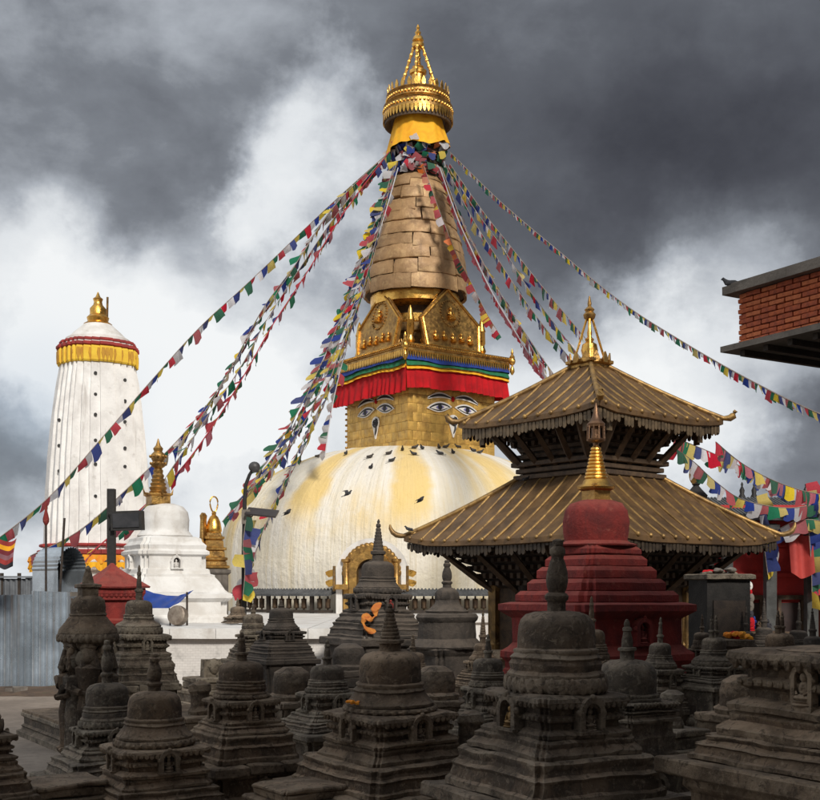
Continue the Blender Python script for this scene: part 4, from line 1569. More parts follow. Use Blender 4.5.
# ------------------------------------------------------------------ street lamp with solar panel
DL = 34.0
t = thing('solar_street_lamp', 'dark street lamp with solar panel and bent neck before the dome', 'street lamp', (W(244 - 410, DL), DL, 1.2))
zl = lambda y: ZY(y, DL) - 1.2
m = MB()
m.tube([(0, 0, 0), (0, 0, zl(560)), (.02, 0, zl(500)), (.05, 0, zl(485)), (.16, 0, zl(475)), (.27, 0, zl(469))], [.085, .075, .06, .055, .05, .045], 8)
m.obj('pole', BLACK, t, 40)
m = MB()
m.ball((.31, -.02, zl(467)), .16, 10, 7, (1.1, 1, 1.0))
m.lathe([(.10, -.16), (.15, -.05), (.12, .06)], 10, (.33, -.02, zl(467)))
m.obj('lamp_head', mat('lamp_grey', (.07, .07, .072), (.045, .045, .047), 5, .5), t, 40)
m = MB()
m.box((W(18, DL), 0, zl(512.5)), (W(31, DL), .75, .05), 0, R_(6), R_(18))
m.obj('solar_panel', mat('solar_dark', (.035, .03, .03), (.05, .04, .038), 5, .45), t, 0)
m = MB()
m.box((W(2.5, DL), -.05, zl(517)), (.25, .2, .42))
m.tube([(0, 0, zl(525)), (W(10, DL), 0, zl(514))], .025, 5)
m.obj('battery_box', CONC, t, 0)

# ------------------------------------------------------------------ blue tarp and gong
DTp = 30.4
t = thing('blue_tarp', 'sagging blue tarpaulin tied across the foot of the white chaitya', 'tarpaulin', (0, DTp, 0))
m = MB()
rows = []
tops = [(118, 585), (135, 588), (150, 593), (162, 595.5), (174, 596), (183, 593), (190, 590)]
bots = [(118, 604), (135, 606), (150, 608), (162, 608), (171, 608), (181, 603), (190.5, 595)]


def lerp_pts(pts, t_):
    f = t_ * (len(pts) - 1)
    i_ = min(int(f), len(pts) - 2)
    f -= i_
    return pts[i_][0] + (pts[i_ + 1][0] - pts[i_][0]) * f, pts[i_][1] + (pts[i_ + 1][1] - pts[i_][1]) * f


for iv in range(7):
    row = []
    for iu in range(37):
        (xa_, ya_), (xb_, yb_) = lerp_pts(tops, iu / 36), lerp_pts(bots, iu / 36)
        v = iv / 6
        px, py = xa_ + (xb_ - xa_) * v, ya_ + (yb_ - ya_) * v
        p = P(px, py, DTp)
        row.append(Vector((p.x, .5 - v * .85 + .07 * math.sin(iu * .9 + v * 5) + .12 * noise.noise(Vector((iu * .3, v * 2, 1))), p.z)))
    rows.append(row)
m.loft(rows + [[q + Vector((0, .012, 0)) for q in r] for r in reversed(rows)], False, False, closed=False)
m.obj('tarp_sheet', TARP, t, 60)
p = P(188.5, 592, DTp)
MB().tube([(p.x, -.2, TZ), (p.x, -.2, p.z)], .028, 6).obj('tarp_pole', WOOD, t, 40)
p = P(171, 608, DTp)
MB().tube([(p.x, -.2, p.z), (p.x + .02, -.2, TZ)], .02, 6).obj('tie_rope', WOOD, t, 40)
p = P(178, 618, 29.6)
t = thing('bronze_gong', 'round dull bronze drum resting on the terrace under the blue tarpaulin', 'gong', (p.x, 29.6, TZ))
m = MB()
m.lathe([(.05, -.16), (.19, -.15), (.25, -.10), (.265, 0), (.25, .10), (.19, .13), (.08, .13)], 28)
m.v = [Matrix.Translation(Vector((0, 0, .27))) @ Matrix.Rotation(R_(-20), 4, 'Z') @ Matrix.Rotation(R_(80), 4, 'X') @ q for q in m.v]
m.obj('drum_shell', mat('bronze_pot', (.30, .25, .20), (.17, .13, .10), 6, .45, .5, .2, 18), t, 40)
m = MB()
m.lathe([(.03, -.13), (.14, -.11), (.14, -.09)], 20)
m.v = [Matrix.Translation(Vector((-.05, -.1, .27))) @ Matrix.Rotation(R_(-20), 4, 'Z') @ Matrix.Rotation(R_(80), 4, 'X') @ q for q in m.v]
m.obj('drum_face', GOLD_OLD, t, 40)

# ------------------------------------------------------------------ brick building corner, upper right
A_ = P(739, 347, 14.0)
zs0, zs1 = ZY(352, 14.0), ZY(346, 14.0)            # projecting slab
zb0, zb1 = zs1, ZY(294, 14.0)
u = Vector((math.cos(R_(31)), math.sin(R_(31)), 0))
v_ = Vector((-math.sin(R_(31)), math.cos(R_(31)), 0))
bb = thing('brick_building', 'red brick upper storey with projecting concrete slab at the right edge', 'building', (A_.x, A_.y, 0), R_(31))
# local frame: x along u (away to the right), -y towards the camera along the visible wall
LX, LY = 7.0, 9.0
m = MB()
m.box((LX / 2 + .06, -LY / 2, (zb0 + zb1) / 2), (LX, LY - .12, zb1 - zb0))
wall = m.obj('wall_core', mat('mortar', (.16, .12, .10), (.10, .075, .06), 4, .9, 0, .4, 20), bb, 0)
brm = []
for s in range(3):
    b_ = MB()
    b_.loft([[Vector((x, y, z)) for x, y in ((-hx, -hy), (hx, -hy), (hx, hy), (-hx, hy))] for hx, hy, z in ((.05, .107, -.027), (.056, .112, -.021), (.056, .112, .021), (.05, .107, .027))])
    b_.erode(.006, 9, s * 5)
    brm.append(b_.mesh('brick', mat('brick_red_%d' % s, ((.58, .145, .05), (.50, .115, .045), (.62, .185, .07))[s], ((.38, .09, .038), (.29, .068, .034), (.45, .12, .048))[s], 11, .88, 0, .4, 40, spots=((.09, .05, .04), 7, .56, .75, .7)), 30))
nc = int((zb1 - zb0) / .063)
for r in range(nc):
    z = zb0 + .033 + r * (zb1 - zb0 - .004) / nc
    for c in range(11):
        y = -.115 - c * .238 - (.119 if r % 2 else 0)
        o = inst('brick', random.choice(brm), wall, (.045 + random.uniform(-.006, .006), y, z), (0, random.uniform(-.02, .02), random.uniform(-.02, .02)))
    if r % 2:
        inst('brick', random.choice(brm), wall, (.06, -.055, z), (0, 0, math.pi / 2), (1, .5, 1))
    for c in range(4):                    # return face
        x = .20 + c * .238 + (.119 if r % 2 else 0)
        inst('brick', random.choice(brm), wall, (x, -.045, z), (0, 0, math.pi / 2))
m = MB()
for r in range(nc):
    z = zb0 + .033 + r * (zb1 - zb0 - .004) / nc
    for c in range(11, 36):
        y = -.115 - c * .238 - (.119 if r % 2 else 0)
        m.box((.045, y, z), (.112, .224, .054))
tag(m.obj('bricks_beyond_frame', brm[0].materials[0], wall, 0), kind='stuff')
sl = MB()
ov = .16
for i in range(6):
    y1 = ov - i * 1.6 if i else ov
    y0 = -1.6 * (i + 1) + ov
    q = MB().box((LX / 2 - ov, (y0 + y1) / 2, (zs0 + zs1) / 2), (LX, y1 - y0 - .008, zs1 - zs0))
    q.erode(.01, 2, i)
    q.obj('slab_panel', CONC, bb, 0)
m = MB()
for i in range(24):
    m.box((1.2, -.1 - i * .36, zs0 - .035), (2.5, .07, .07))
for i in range(2):
    pass
tag(m.obj('soffit_battens', WOOD, bb, 0), kind='stuff')
q = MB()
q.box((LX / 2 - .12, -LY / 2 + .14, zb1 + .05), (LX, LY + .04, .10))
q.box((LX / 2 - .08, -LY / 2 + .10, zb1 + .115), (LX, LY - .04, .035))
q.erode(.006, 3, 1)
q.obj('parapet_coping', CONC, bb, 0)
q = MB()
q.box((LX / 2 + 1.9, -LY / 2 - .6, zs0 / 2), (LX - 2.2, LY - 2.0, zs0 - .01))
q.obj('ground_storey', MATS['mortar'], bb, 0)

# ------------------------------------------------------------------ red shop building behind the pagoda
DS = 36.0
rb = thing('red_shop_building', 'red painted shop building with grey pillars and slate roof at right', 'building', (0, DS, 0))
x0, x1 = W(690 - 410, DS), W(900 - 410, DS)
zS = lambda y: ZY(y, DS)
m = MB()
m.box(((x0 + x1) / 2, 2.0, zS(505) / 2), (x1 - x0, 4.0, zS(505)))
m.obj('red_wall', RED2, rb, 0)
m = MB()
for z0, h, dy in ((zS(575), .12, -.05), (zS(545), .10, -.04), (zS(523), .2, -.10)):
    m.box(((x0 + x1) / 2, dy, z0), (x1 - x0, .12, h))
m.obj('string_course', RED2, rb, 0)
for px, w in ((770, 10), (811, 11), (727, 9), (850, 10)):
    m = MB()
    xx = W(px - 410, DS - .6)
    hh = zS(525)
    m.box((xx, -.6, hh / 2), (W(w, DS), .34, hh))
    m.box((xx, -.6, hh - .1), (W(w + 5, DS), .44, .14))
    m.box((xx, -.6, .2), (W(w + 5, DS), .44, .4))
    m.erode(.006, 3, px)
    m.obj('pillar', PILLAR, rb, 0)
for px in (749, 790, 832):
    m = MB()
    xx = W(px - 410, DS)
    m.box((xx, -.02, 1.0), (W(20, DS), .10, 2.0))
    d_ = m.obj('doorway', mat('door_dark_%d' % px, (.035, .018, .016), (.02, .012, .012), 3, .7), rb, 0)
    m = MB()
    for s in (-1, 1):
        m.box((xx + s * W(11.5, DS), -.05, 1.05), (.10, .16, 2.1))
    m.box((xx, -.05, 2.17), (W(27, DS), .16, .14))
    m.obj('door_frame', WOOD2, rb, 0)
roof = MB()
rows = [[Vector((x0 - .6, -1.0, zS(522))), Vector((x1 + .6, -1.0, zS(522)))], [Vector((x0 - .6, -1.0, zS(518))), Vector((x1 + .6, -1.0, zS(518)))],
        [Vector((x0 + .4, 1.9, zS(494))), Vector((x1 - .4, 1.9, zS(494)))], [Vector((x0 + .4, 2.1, zS(494))), Vector((x1 - .4, 2.1, zS(494)))], [Vector((x0 - .6, 4.6, zS(518))), Vector((x1 + .6, 4.6, zS(518)))]]
roof.loft(rows, False, False, closed=False)
roof.add([rows[0][0], rows[0][1], rows[4][1], rows[4][0]], [(0, 1, 2, 3)])
ro = roof.obj('slate_roof', SLATE, rb, 20)
tl = MB()
for i in range(70):
    x = x0 - .5 + (x1 - x0 + 1) * i / 69
    tl.tube([(x, -1.03, zS(518) + .03), (x + (.02), 1.9, zS(494) + .03)], .04, 5)
tag(tl.obj('tile_rolls', SLATE, ro, 40), kind='stuff')
for px, yt in ((742, 476), (754, 481), (806, 478)):
    m = MB()
    m.lathe([(.10, 0), (.12, .1), (.07, .2), (.09, .32), (.03, .45), (.045, .52), (.01, zS(yt) - zS(495))], 10, (W(px - 410, DS + 2), 2.0, zS(495)))
    m.obj('roof_finial', BLACK, rb, 40)
# bright awning cloth and gold lit interior piece
m = MB()
rows = []
for iv in range(6):
    rows.append([Vector((W(779 - 410, DS) + W(22, DS) * iu / 10, -.9 - .12 * math.sin(iu * .8) - .25 * iv / 5, zS(537 + 36 * iv / 5 + 6 * math.sin(iu / 10 * 3.14) * iv / 5))) for iu in range(11)])
m.loft(rows, False, False, closed=False)
tag(m.obj('red_hanging_cloth', mat('salmon_cloth', (.42, .05, .04), (.33, .035, .03), 2, .8), rb, 60), 'bright red cloth hung between the pillars')
# big gilt disc emblem on a dark stand behind the lower roof
p = P(696, 478, 32.5)
t = thing('gilt_disc_emblem', 'round gilt disc emblem on a dark pedestal rising behind the lower pagoda roof', 'emblem', (p.x, 32.5, 0))
m = MB()
m.lathe([(.05, -.05), (.17, -.05), (.235, -.02), (.235, .02), (.17, .05), (.05, .05)], 24)
m.v = [Matrix.Translation(Vector((0, 0, p.z + .08))) @ Matrix.Rotation(R_(25), 4, 'Z') @ Matrix.Rotation(math.pi / 2, 4, 'X') @ Vector((q.x, q.y * 1.25, q.z)) for q in m.v]
m.obj('disc', GOLD_OLD, t, 40)
m = MB()
zt3 = p.z - .2
m.lathe([(.5, 0), (.5, zt3 - .9), (.42, zt3 - .55), (.30, zt3 - .4), (.33, zt3 - .3), (.16, zt3 - .12), (.08, zt3 - .02), (.12, zt3 + .02), (.03, zt3 + .1)], 14)
m.obj('pedestal', BLACK, t, 40)
# dark stone box shrine
DB = 22.5
mat('near_black_stone', (.012, .011, .010), (.026, .023, .021), 3, .85, 0, .5, 20)  # near-black stone for the box shrine body
t = thing('dark_box_shrine', 'dark stone box shrine with flat cap to the right of the red chaitya', 'shrine', (W(719 - 410, DB), DB, 0), R_(12))
m = MB()
m.box((0, 0, ZY(580, DB) / 2), (W(46, DB), .8, ZY(580, DB)))
m.obj('body', MATS['near_black_stone'], t, 0)
m = MB()
sq(m, [(W(24, DB), ZY(580, DB)), (W(26, DB), ZY(579, DB)), (W(26, DB), ZY(575, DB)), (W(23, DB), ZY(574, DB))], 0, sub=5)
m.erode(.01, 3, 3)
m.obj('cap_slab', STONE[2], t, 20)
m = MB()
m.box((0, -.41, 1.4), (W(34, DB), .06, 1.6))
m.obj('opening', WOOD, t, 0)
for i in range(7):
    mm = MB()
    a_ = i * 2.1
    mm.ball((.09 * i - .25, .1 * math.sin(a_), ZY(573, DB) - .005 + .03 * (i % 3)), .07 + .02 * (i % 2), 10, 6, (1.5, 1.1, .5))
    mm.erode(.03, 9, i)
    mm.obj('offering_bundle', (STONE[2], RED_CLOTH, CONC)[i % 3], t, 50)
# ------------------------------------------------------------------ stone chaityas
def spire_prof(kind, r, h):
    """profile of the mast in units: base radius r, height h"""
    if kind == 'vase':
        q = [(.95, 0), (.90, .14), (1.12, .17), (1.18, .22), (1.0, .25), (.80, .27), (.98, .34), (1.06, .44), (.98, .56), (.74, .68), (.58, .73), (.60, .76), (.78, .80), (.76, .86), (.50, .90), (.55, .93), (.52, .98), (.2, 1.0)]
    elif kind == 'cone':
        q = [(1.05, 0), (1.05, .16), (1.35, .18), (1.35, .24), (.98, .26)]
        for i in range(7):
            z = .27 + i * .075
            w = .95 - i * .085
            q += [(w, z), (w + .04, z + .03), (w, z + .055), (w - .08, z + .065)]
        q += [(.30, .80), (.45, .83), (.40, .88), (.2, .90), (.28, .94), (.08, 1.0)]
    else:  # slender rod
        q = [(.95, 0), (.95, .22), (1.25, .25), (1.2, .31), (.75, .33), (.72, .5), (.60, .62), (.52, .70), (.66, .72), (.62, .78), (.38, .82), (.44, .88), (.36, .94), (.12, 1.0)]
    return [(a * r, b * h) for a, b in q]


def petals(mb, r, z0, z1, n, mt_out=.02, ph=0.0):
    for i in range(n):
        a = 2 * math.pi * i / n + ph
        M = Matrix.Rotation(a, 4, 'Z') @ Matrix.Translation(Vector((r, 0, (z0 + z1) / 2)))
        w = math.pi * r / n * .92
        mb.ball((0, 0, 0), 1.0, 6, 4)
        k = 6 * 5
        for j in range(len(mb.v) - k, len(mb.v)):
            p = mb.v[j]
            mb.v[j] = M @ Vector((p.x * mt_out, p.y * w, p.z * (z1 - z0) * .55))


CHN = 0


def chaitya(cx, d, ybase, Rp, label, top, kind='vase', dh=1.05, w=(1.30, 1.62, 2.03, 2.5), hts=(.6, .4, 1.05, .45, 1.0, .4), rot=33, lotus=True, pedn=False, twin=False, style=0,
            bulge=0.0, fig=None, sm=None, ground=0.0, nich=True):
    """stone chaitya: pedestal, slab, stepped plinths, niche tier, lotus ring, dome, mast"""
    global CHN
    CHN += 1
    seed = CHN * 1.37
    ms = sm or STONE[CHN % 3]
    R = W(Rp, d)
    zb = ZY(ybase, d) - ground
    rl = random.Random(CHN)
    t_ = thing('stone_chaitya', label, 'chaitya', (W(cx - 410, d), d, ground), R_(rot + rl.uniform(-4, 4)), 'stone chaityas crowding the courtyard')
    t_.rotation_euler.x, t_.rotation_euler.y = R_(rl.uniform(-.9, .9)), R_(rl.uniform(-1.1, 1.1))
    tot = sum(hts) * R
    f = min(1.0, (zb - .04) / tot)
    hs = [h * R * f for h in hts]
    am = min(.017, R * .05)
    mx = max(.03, R * .13)
    z = zb
    # dome
    m_ = MB()
    dz = dh * R
    pr = [(1.06, -.02), (1.10, .03), (1.10, .08), (1.0, .12), (1.0, .16), (1.0 + bulge, .42), (.985 + bulge, .62), (.93 + bulge * .6, .78), (.80, .90), (.58, .97), (.30, 1.0), (.05, 1.01)]
    m_.lathe(refine([(a * R, z + b * dz) for a, b in pr], mx * .7), 40)
    m_.erode(am * .7, 2.2 / max(R, .2) * .3, seed)
    m_.obj('dome', ms, t_, 40)
    # mast(s)
    sh = ZY(top, d) - ground - (zb + dz) + .03 * R
    for s in ((-1, 1) if twin else (0,)):
        m_ = MB()
        mr = R * (.26 if not twin else .22)
        if kind == 'cone':
            mr = R * .34
        m_.lathe([(a, zb + dz - .03 * R + b) for a, b in spire_prof(kind, mr, sh * (1 if s <= 0 else .94))], 18, (s * R * .36, s * R * .1, 0))
        m_.erode(am * .35, 5, seed)
        m_.obj('mast', ms, t_, 40)
    # skirt under the dome
    z1 = z - hs[0]
    m_ = MB()
    a = 1.12
    wl = max(w[0] * .98, 1.2) if lotus else w[0]
    m_.lathe(refine([(wl * .96 * R, z1), (wl * .97 * R, z1 + hs[0] * .12), (wl * .90 * R, z1 + hs[0] * .28), (1.18 * R, z1 + hs[0] * .55), (1.12 * R, z1 + hs[0] * .72), (1.16 * R, z1 + hs[0] * .82), (1.04 * R, z)], mx), 40)
    m_.erode(am, 2, seed + 1)
    m_.obj('skirt', ms, t_, 35)
    z = z1
    if lotus:
        z1 = z - hs[1]
        m_ = MB()
        m_.lathe([(wl * .94 * R, z1), (wl * 1.02 * R, z1 + hs[1] * .2), (wl * 1.04 * R, z1 + hs[1] * .5), (wl * 1.0 * R, z1 + hs[1] * .85), (wl * .95 * R, z)], 40)
        petals(m_, wl * 1.0 * R, z1, z, 30, R * .07)
        m_.erode(am * .6, 3, seed)
        m_.obj('lotus_ring', ms, t_, 50)
        z = z1
    # niche tier
    z1 = z - hs[2]
    m_ = MB()
    n0 = w[0] * R
    h = hs[2]
    sq(m_, [(n0 * 1.10, z1), (n0 * 1.12, z1 + h * .10), (n0 * 1.04, z1 + h * .16), (n0 * .93, z1 + h * .22), (n0 * .93, z1 + h * .36), (n0 * 1.02, z1 + h * .42), (n0 * 1.03, z1 + h * .52), (n0 * .94, z1 + h * .57),
            (n0 * .94, z1 + h * .70), (n0 * 1.08, z1 + h * .78), (n0 * 1.12, z1 + h * .86), (n0 * 1.10, z1 + h * .95), (n0 * .98, z)], 2, .065, 14, mx)
    for k in range(4):                        # scalloped drip edge and a row of beads
        Mk = Matrix.Rotation(k * math.pi / 2, 4, 'Z')
        ns_ = 13
        for i in range(ns_):
            x = -n0 * .93 + 1.86 * n0 * (i + .5) / ns_
            m_.ball(Mk @ Vector((x, -n0 * 1.09, z1 + h * .80)), n0 * .075, 6, 4, (.95, .5, 1.0))
            m_.ball(Mk @ Vector((x, -n0 * 1.02, z1 + h * .47)), n0 * .045, 6, 4)
    m_.erode(am * 1.1, 2.3, seed + 2)
    m_.obj('niche_tier', ms, t_, 28)
    if nich:
        for k in range(4):
            M = Matrix.Rotation(k * math.pi / 2, 4, 'Z') @ Matrix.Translation(Vector((0, -n0 * .96, z1 + h * .12)))
            make_niche(t_, R * .38, h * .90, R * .30, ms, ms, M, fig if (fig and k == 3) else (RED if (CHN * 7 + k * 3) % 11 == 0 else None), seed + k)
    z = z1
    # step
    z1 = z - hs[3]
    m_ = MB()
    q = w[1] * R
    h = hs[3]
    sq(m_, [(q * 1.02, z1), (q * 1.03, z1 + h * .25), (q * .97, z1 + h * .45), (q * .93, z1 + h * .6), (q * .94, z1 + h * .85), (q * .88, z)], 2, .055, 14, mx)
    m_.erode(am * 1.2, 2.1, seed + 3)
    m_.obj('moulded_step', ms, t_, 28)
    z = z1
    # block
    z1 = z - hs[4]
    m_ = MB()
    q = w[2] * R
    h = hs[4]
    sq(m_, [(q * 1.03, z1), (q * 1.03, z1 + h * .16), (q * .99, z1 + h * .22), (q * .96, z1 + h * .5), (q * .98, z1 + h * .58), (q * .92, z1 + h * .66), (q * .90, z1 + h * .76), (q * .92, z1 + h * .94), (q * .88, z)], 1, .09, 18, mx)
    m_.erode(am * 1.3, 1.9, seed + 4)
    m_.obj('plinth_block', ms, t_, 28)
    z = z1
    # slab of several stones
    z1 = z - hs[5]
    q = w[3] * R
    nst = 3
    for i in range(nst):
        a0, a1 = -q + 2 * q * i / nst + (random.random() - .5) * q * .12 * (i > 0), -q + 2 * q * (i + 1) / nst - .006
        m_ = MB()
        b_ = MB()
        cx0, hw = (a0 + a1) / 2, (a1 - a0) / 2
        nxx, nyy = 4, 10
        c_ = am * 1.2
        prf = [(0, z1), (c_, z1 + c_), (c_, z - c_), (0, z)]
        rings = []
        for off, zz in refine(prf, max(.06, (z - z1) * .6)):
            hx, hy = hw - c_ + off, q - c_ + off
            ring = []
            for (xa2, ya2), (xb2, yb2), nn2 in (((-hx, -hy), (hx, -hy), nxx), ((hx, -hy), (hx, hy), nyy), ((hx, hy), (-hx, hy), nxx), ((-hx, hy), (-hx, -hy), nyy)):
                for j in range(nn2):
                    ring.append(Vector((cx0 + xa2 + (xb2 - xa2) * j / nn2, ya2 + (yb2 - ya2) * j / nn2, zz)))
            rings.append(ring)
        m_.loft(rings)
        m_.erode(am * 1.3, 1.8, seed + 5 + i)
        m_.obj('slab_stone', ms, t_, 28)
    z = z1
    if z > .06:
        m_ = MB()
        q = w[3] * R * .86
        prp = [(q * 1.06, -.02), (q * 1.06, min(.12, z * .2)), (q, min(.15, z * .28)), (q, z * .82), (q * 1.05, z * .9), (q * 1.04, z + .01)]
        sq(m_, prp, 1, .10, 8, .1)
        m_.erode(am * 1.2, 1.9, seed + 6)
        m_.obj('pedestal', ms, t_, 28)
        if pedn:
            for k in range(4):
                M = Matrix.Rotation(k * math.pi / 2, 4, 'Z') @ Matrix.Translation(Vector((0, -q * .99, 0.02)))
                make_niche(t_, min(z * .34, R * .55), z * .86, R * .22, ms, ms, M, None, seed + k)
    return t_


chaitya(553, 10.5, 652, 39, 'largest stone chaitya in front with tall bulbous mast and lotus band', 539, 'vase', 1.05, fig=GOLD_DARK, sm=STONE[0])
chaitya(391, 12.5, 685, 31, 'stone chaitya at front centre with broad smooth dome and stacked plinths', 603, 'cone', 1.12, (1.50, 1.76, 2.32, 2.8), (.62, .18, .95, .50, .85, .4), sm=STONE[1])
chaitya(155, 12.2, 720, 26.5, 'stone chaitya front left with ringed squat mast and worn rounded dome', 653, 'vase', 1.1, (1.5, 1.7, 2.1, 2.7), (.75, .3, 1.15, .5, .9, .4), sm=STONE[1])
chaitya(108, 14.0, 708, 21, 'stone chaitya with helmet dome, partly behind the one at front left', 640, 'vase', 1.2, (1.35, 1.75, 2.4, 2.95), (.6, .35, 1.0, .5, .9, .5), sm=STONE[2])
chaitya(137, 19.0, 616, 13.5, 'stone chaitya with slim mast standing just right of the small red shrine', 565, 'slim', 1.2, (1.75, 2.1, 2.3, 2.5), (.8, .5, 1.6, .8, 1.2, .5), sm=STONE[2])
chaitya(241, 13.5, 682, 22, 'stone chaitya with arched niche below its slab in front of the white wall', 632, 'slim', .95, (1.25, 1.62, 1.95, 2.55), (.5, .2, 1.1, .4, 1.2, .45), pedn=True, sm=STONE[1])
chaitya(281, 20.0, 620, 12, 'stone chaitya with dark niche body right of centre of the white wall', 600, 'slim', 1.0, (1.5, 1.9, 2.2, 2.5), (.6, .3, .9, .5, .9, .4), pedn=True, sm=SHADE_STONE)
chaitya(254, 21.0, 624, 10, 'small stone chaitya peeking out below the solar street lamp', 603, 'slim', 1.0, pedn=False, sm=STONE[2])
chaitya(238, 31.0, 614, 7.5, 'tiny dark chaitya on the terrace beside the white chaitya base', 598, 'slim', 1.0, (1.4, 1.5, 1.6, 1.7), (.3, .2, .3, .2, .3, .2), ground=TZ, sm=STONE[0], nich=False)
chaitya(327, 16.0, 681, 17, 'small stone chaitya with flat wide slab left of the front centre one', 639, 'slim', .95, (1.3, 1.75, 2.3, 2.9), (.45, .2, 1.2, .4, .5, .35), pedn=True, sm=STONE[2])
chaitya(376, 27.0, 579, 16.5, 'tall dark chaitya with pointed ringed mast directly before the golden shrine', 519, 'cone', 1.08, (1.45, 1.85, 2.2, 2.6), (.55, .35, 1.15, .6, .9, .45), pedn=True, sm=SHADE_STONE)
chaitya(487, 15.0, 673, 15, 'small pale stone chaitya tucked left of the largest front one', 634, 'slim', 1.0, (1.25, 1.55, 1.9, 2.3), (.6, .3, 1.5, .4, .9, .4), sm=STONE[2])
chaitya(482, 20.0, 652, 9, 'little spiky chaitya before the left pillar of the pagoda', 609, 'cone', 1.0, (1.5, 1.9, 2.3, 2.6), (.6, .4, 1.1, .5, .9, .4), sm=STONE[1])
chaitya(412, 19.0, 664, 12, 'small chaitya whose bulb tip shows behind the front centre dome', 634, 'slim', 1.0, sm=STONE[0])
chaitya(628, 13.0, 697, 28.5, 'stone chaitya with big plain egg dome and square niche body', 619, 'slim', 1.3, (1.22, 1.32, 1.25, 1.45), (.15, .1, .32, .30, 1.35, .2), lotus=False, bulge=.02, nich=False, pedn=True, sm=STONE[2])
chaitya(592, 16.0, 646, 13.5, 'small chaitya just behind the shoulder of the largest front dome', 596, 'slim', 1.25, sm=STONE[1])
chaitya(658, 17.0, 656, 11, 'slender little chaitya under the right corner of the red chaitya', 617, 'slim', 1.2, (1.5, 1.8, 2.1, 2.3), (.7, .4, 2.0, .6, 1.0, .5), sm=STONE[2])
chaitya(714, 17.0, 651, 12, 'twin-masted pale chaitya on a wide lotus slab before the dark box shrine', 614, 'slim', 1.15, (1.8, 2.4, 2.6, 2.75), (.8, .4, .9, .35, .3, .35), twin=True, pedn=True, sm=STONE[2])
chaitya(779, 18.0, 651, 14, 'twin-masted bell chaitya before the grey pillars of the shop', 610, 'slim', 1.3, twin=True, bulge=.03, sm=STONE[1])
chaitya(701, 20.5, 641, 8, 'tiny dark chaitya between red chaitya and dark box shrine', 614, 'slim', 1.1, sm=STONE[0])
chaitya(868, 9.6, 644, 34, 'huge stacked slabs of a chaitya cut by the right frame edge', 560, 'vase', 1.1, (2.75, 3.15, 3.75, 4.4), (.2, .1, 1.85, .75, .75, .5), lotus=False, sm=STONE[1])
chaitya(-34, 11.2, 696, 25, 'chaitya mostly outside the left frame edge, only its rings visible', 640, 'vase', 1.1, (1.5, 1.75, 2.1, 2.3), (1.0, .5, 1.0, .5, .9, .4), sm=STONE[1])

chaitya(744, 22.0, 640, 8, 'small dark chaitya right behind the garland heap', 606, 'slim', 1.1, sm=SHADE_STONE)
chaitya(764, 24.5, 636, 8, 'small dark chaitya before the first grey shop pillar', 598, 'cone', 1.1, sm=SHADE_STONE)
chaitya(797, 23.0, 640, 9, 'small dark chaitya before the red hanging cloth', 602, 'slim', 1.1, sm=SHADE_STONE)
chaitya(814, 21.0, 646, 9, 'dark chaitya at the right frame edge before the second shop pillar', 608, 'cone', 1.1, sm=SHADE_STONE)

# low broken altars that fill the gaps between them
def altar(cx, d, w, h, label, stub, ms):
    t_ = thing('stone_altar', label, 'altar', (W(cx - 410, d), d, 0), R_(33 + random.uniform(-6, 6)), 'low stone altars between the chaityas')
    z = 0.0
    for i, (a, b) in enumerate(((1.0, .34), (.86, .22), (.90, .12), (.72, .20), (.76, .12))):
        m_ = MB()
        sq(m_, slabp(w * a, z - (.03 if i == 0 else 0), z + h * b, .015), 1, .07, 10, .06)
        m_.erode(.02, 2.2, cx + i)
        m_.obj('course', ms, t_, 28)
        z += h * b
    if stub is None:
        return
    m_ = MB()
    if stub == 'post':
        m_.lathe(refine([(w * .30, z - .02), (w * .34, z + .05), (w * .26, z + .12), (w * .27, z + .30), (w * .32, z + .34), (w * .30, z + .42), (w * .12, z + .47)], .04), 20)
    elif stub == 'dome':
        m_.lathe(refine([(w * .60, z - .02), (w * .64, z + .06), (w * .52, z + .10), (w * .53, z + .28), (w * .46, z + .40), (w * .25, z + .47), (w * .05, z + .48)], .04), 24)
    else:
        m_.box((0, 0, z + .16), (w * .7, w * .3, .36))
        m_.ball((0, -w * .16, z + .22), .12, 10, 7, (1, .6, 1.3))
    m_.erode(.018, 3, cx)
    m_.obj('weathered_top', ms, t_, 35)


altar(200, 16.5, .52, .62, 'low broken altar with a stump just left of the niche-slab chaitya', 'post', STONE[1])
altar(62, 12.0, .50, .42, 'low bare stepped altar at the bottom left', None, STONE[1])
altar(292, 16.8, .55, .80, 'low altar with small dome before the dark niche body', 'dome', STONE[0])
altar(300, 11.9, .50, .40, 'low bare stepped altar left of the front centre chaitya', None, STONE[1])
altar(470, 12.6, .50, .62, 'low stumped altar between the two largest front chaityas', 'post', STONE[0])
altar(349, 21.0, .55, .95, 'low domed altar in the second row left of the orange scarf', 'dome', SHADE_STONE)
altar(436, 17.0, .55, .80, 'low domed altar under the fluted drum chaitya', 'dome', STONE[0])
altar(672, 14.2, .45, .70, 'low stumped altar beside the egg-domed chaitya', 'post', STONE[2])
altar(212, 22.5, .60, .70, 'low altar with upright slab against the white wall', 'slab', STONE[2])
altar(745, 14.5, .60, .85, 'low domed altar before the stacked slabs at right', 'dome', STONE[1])

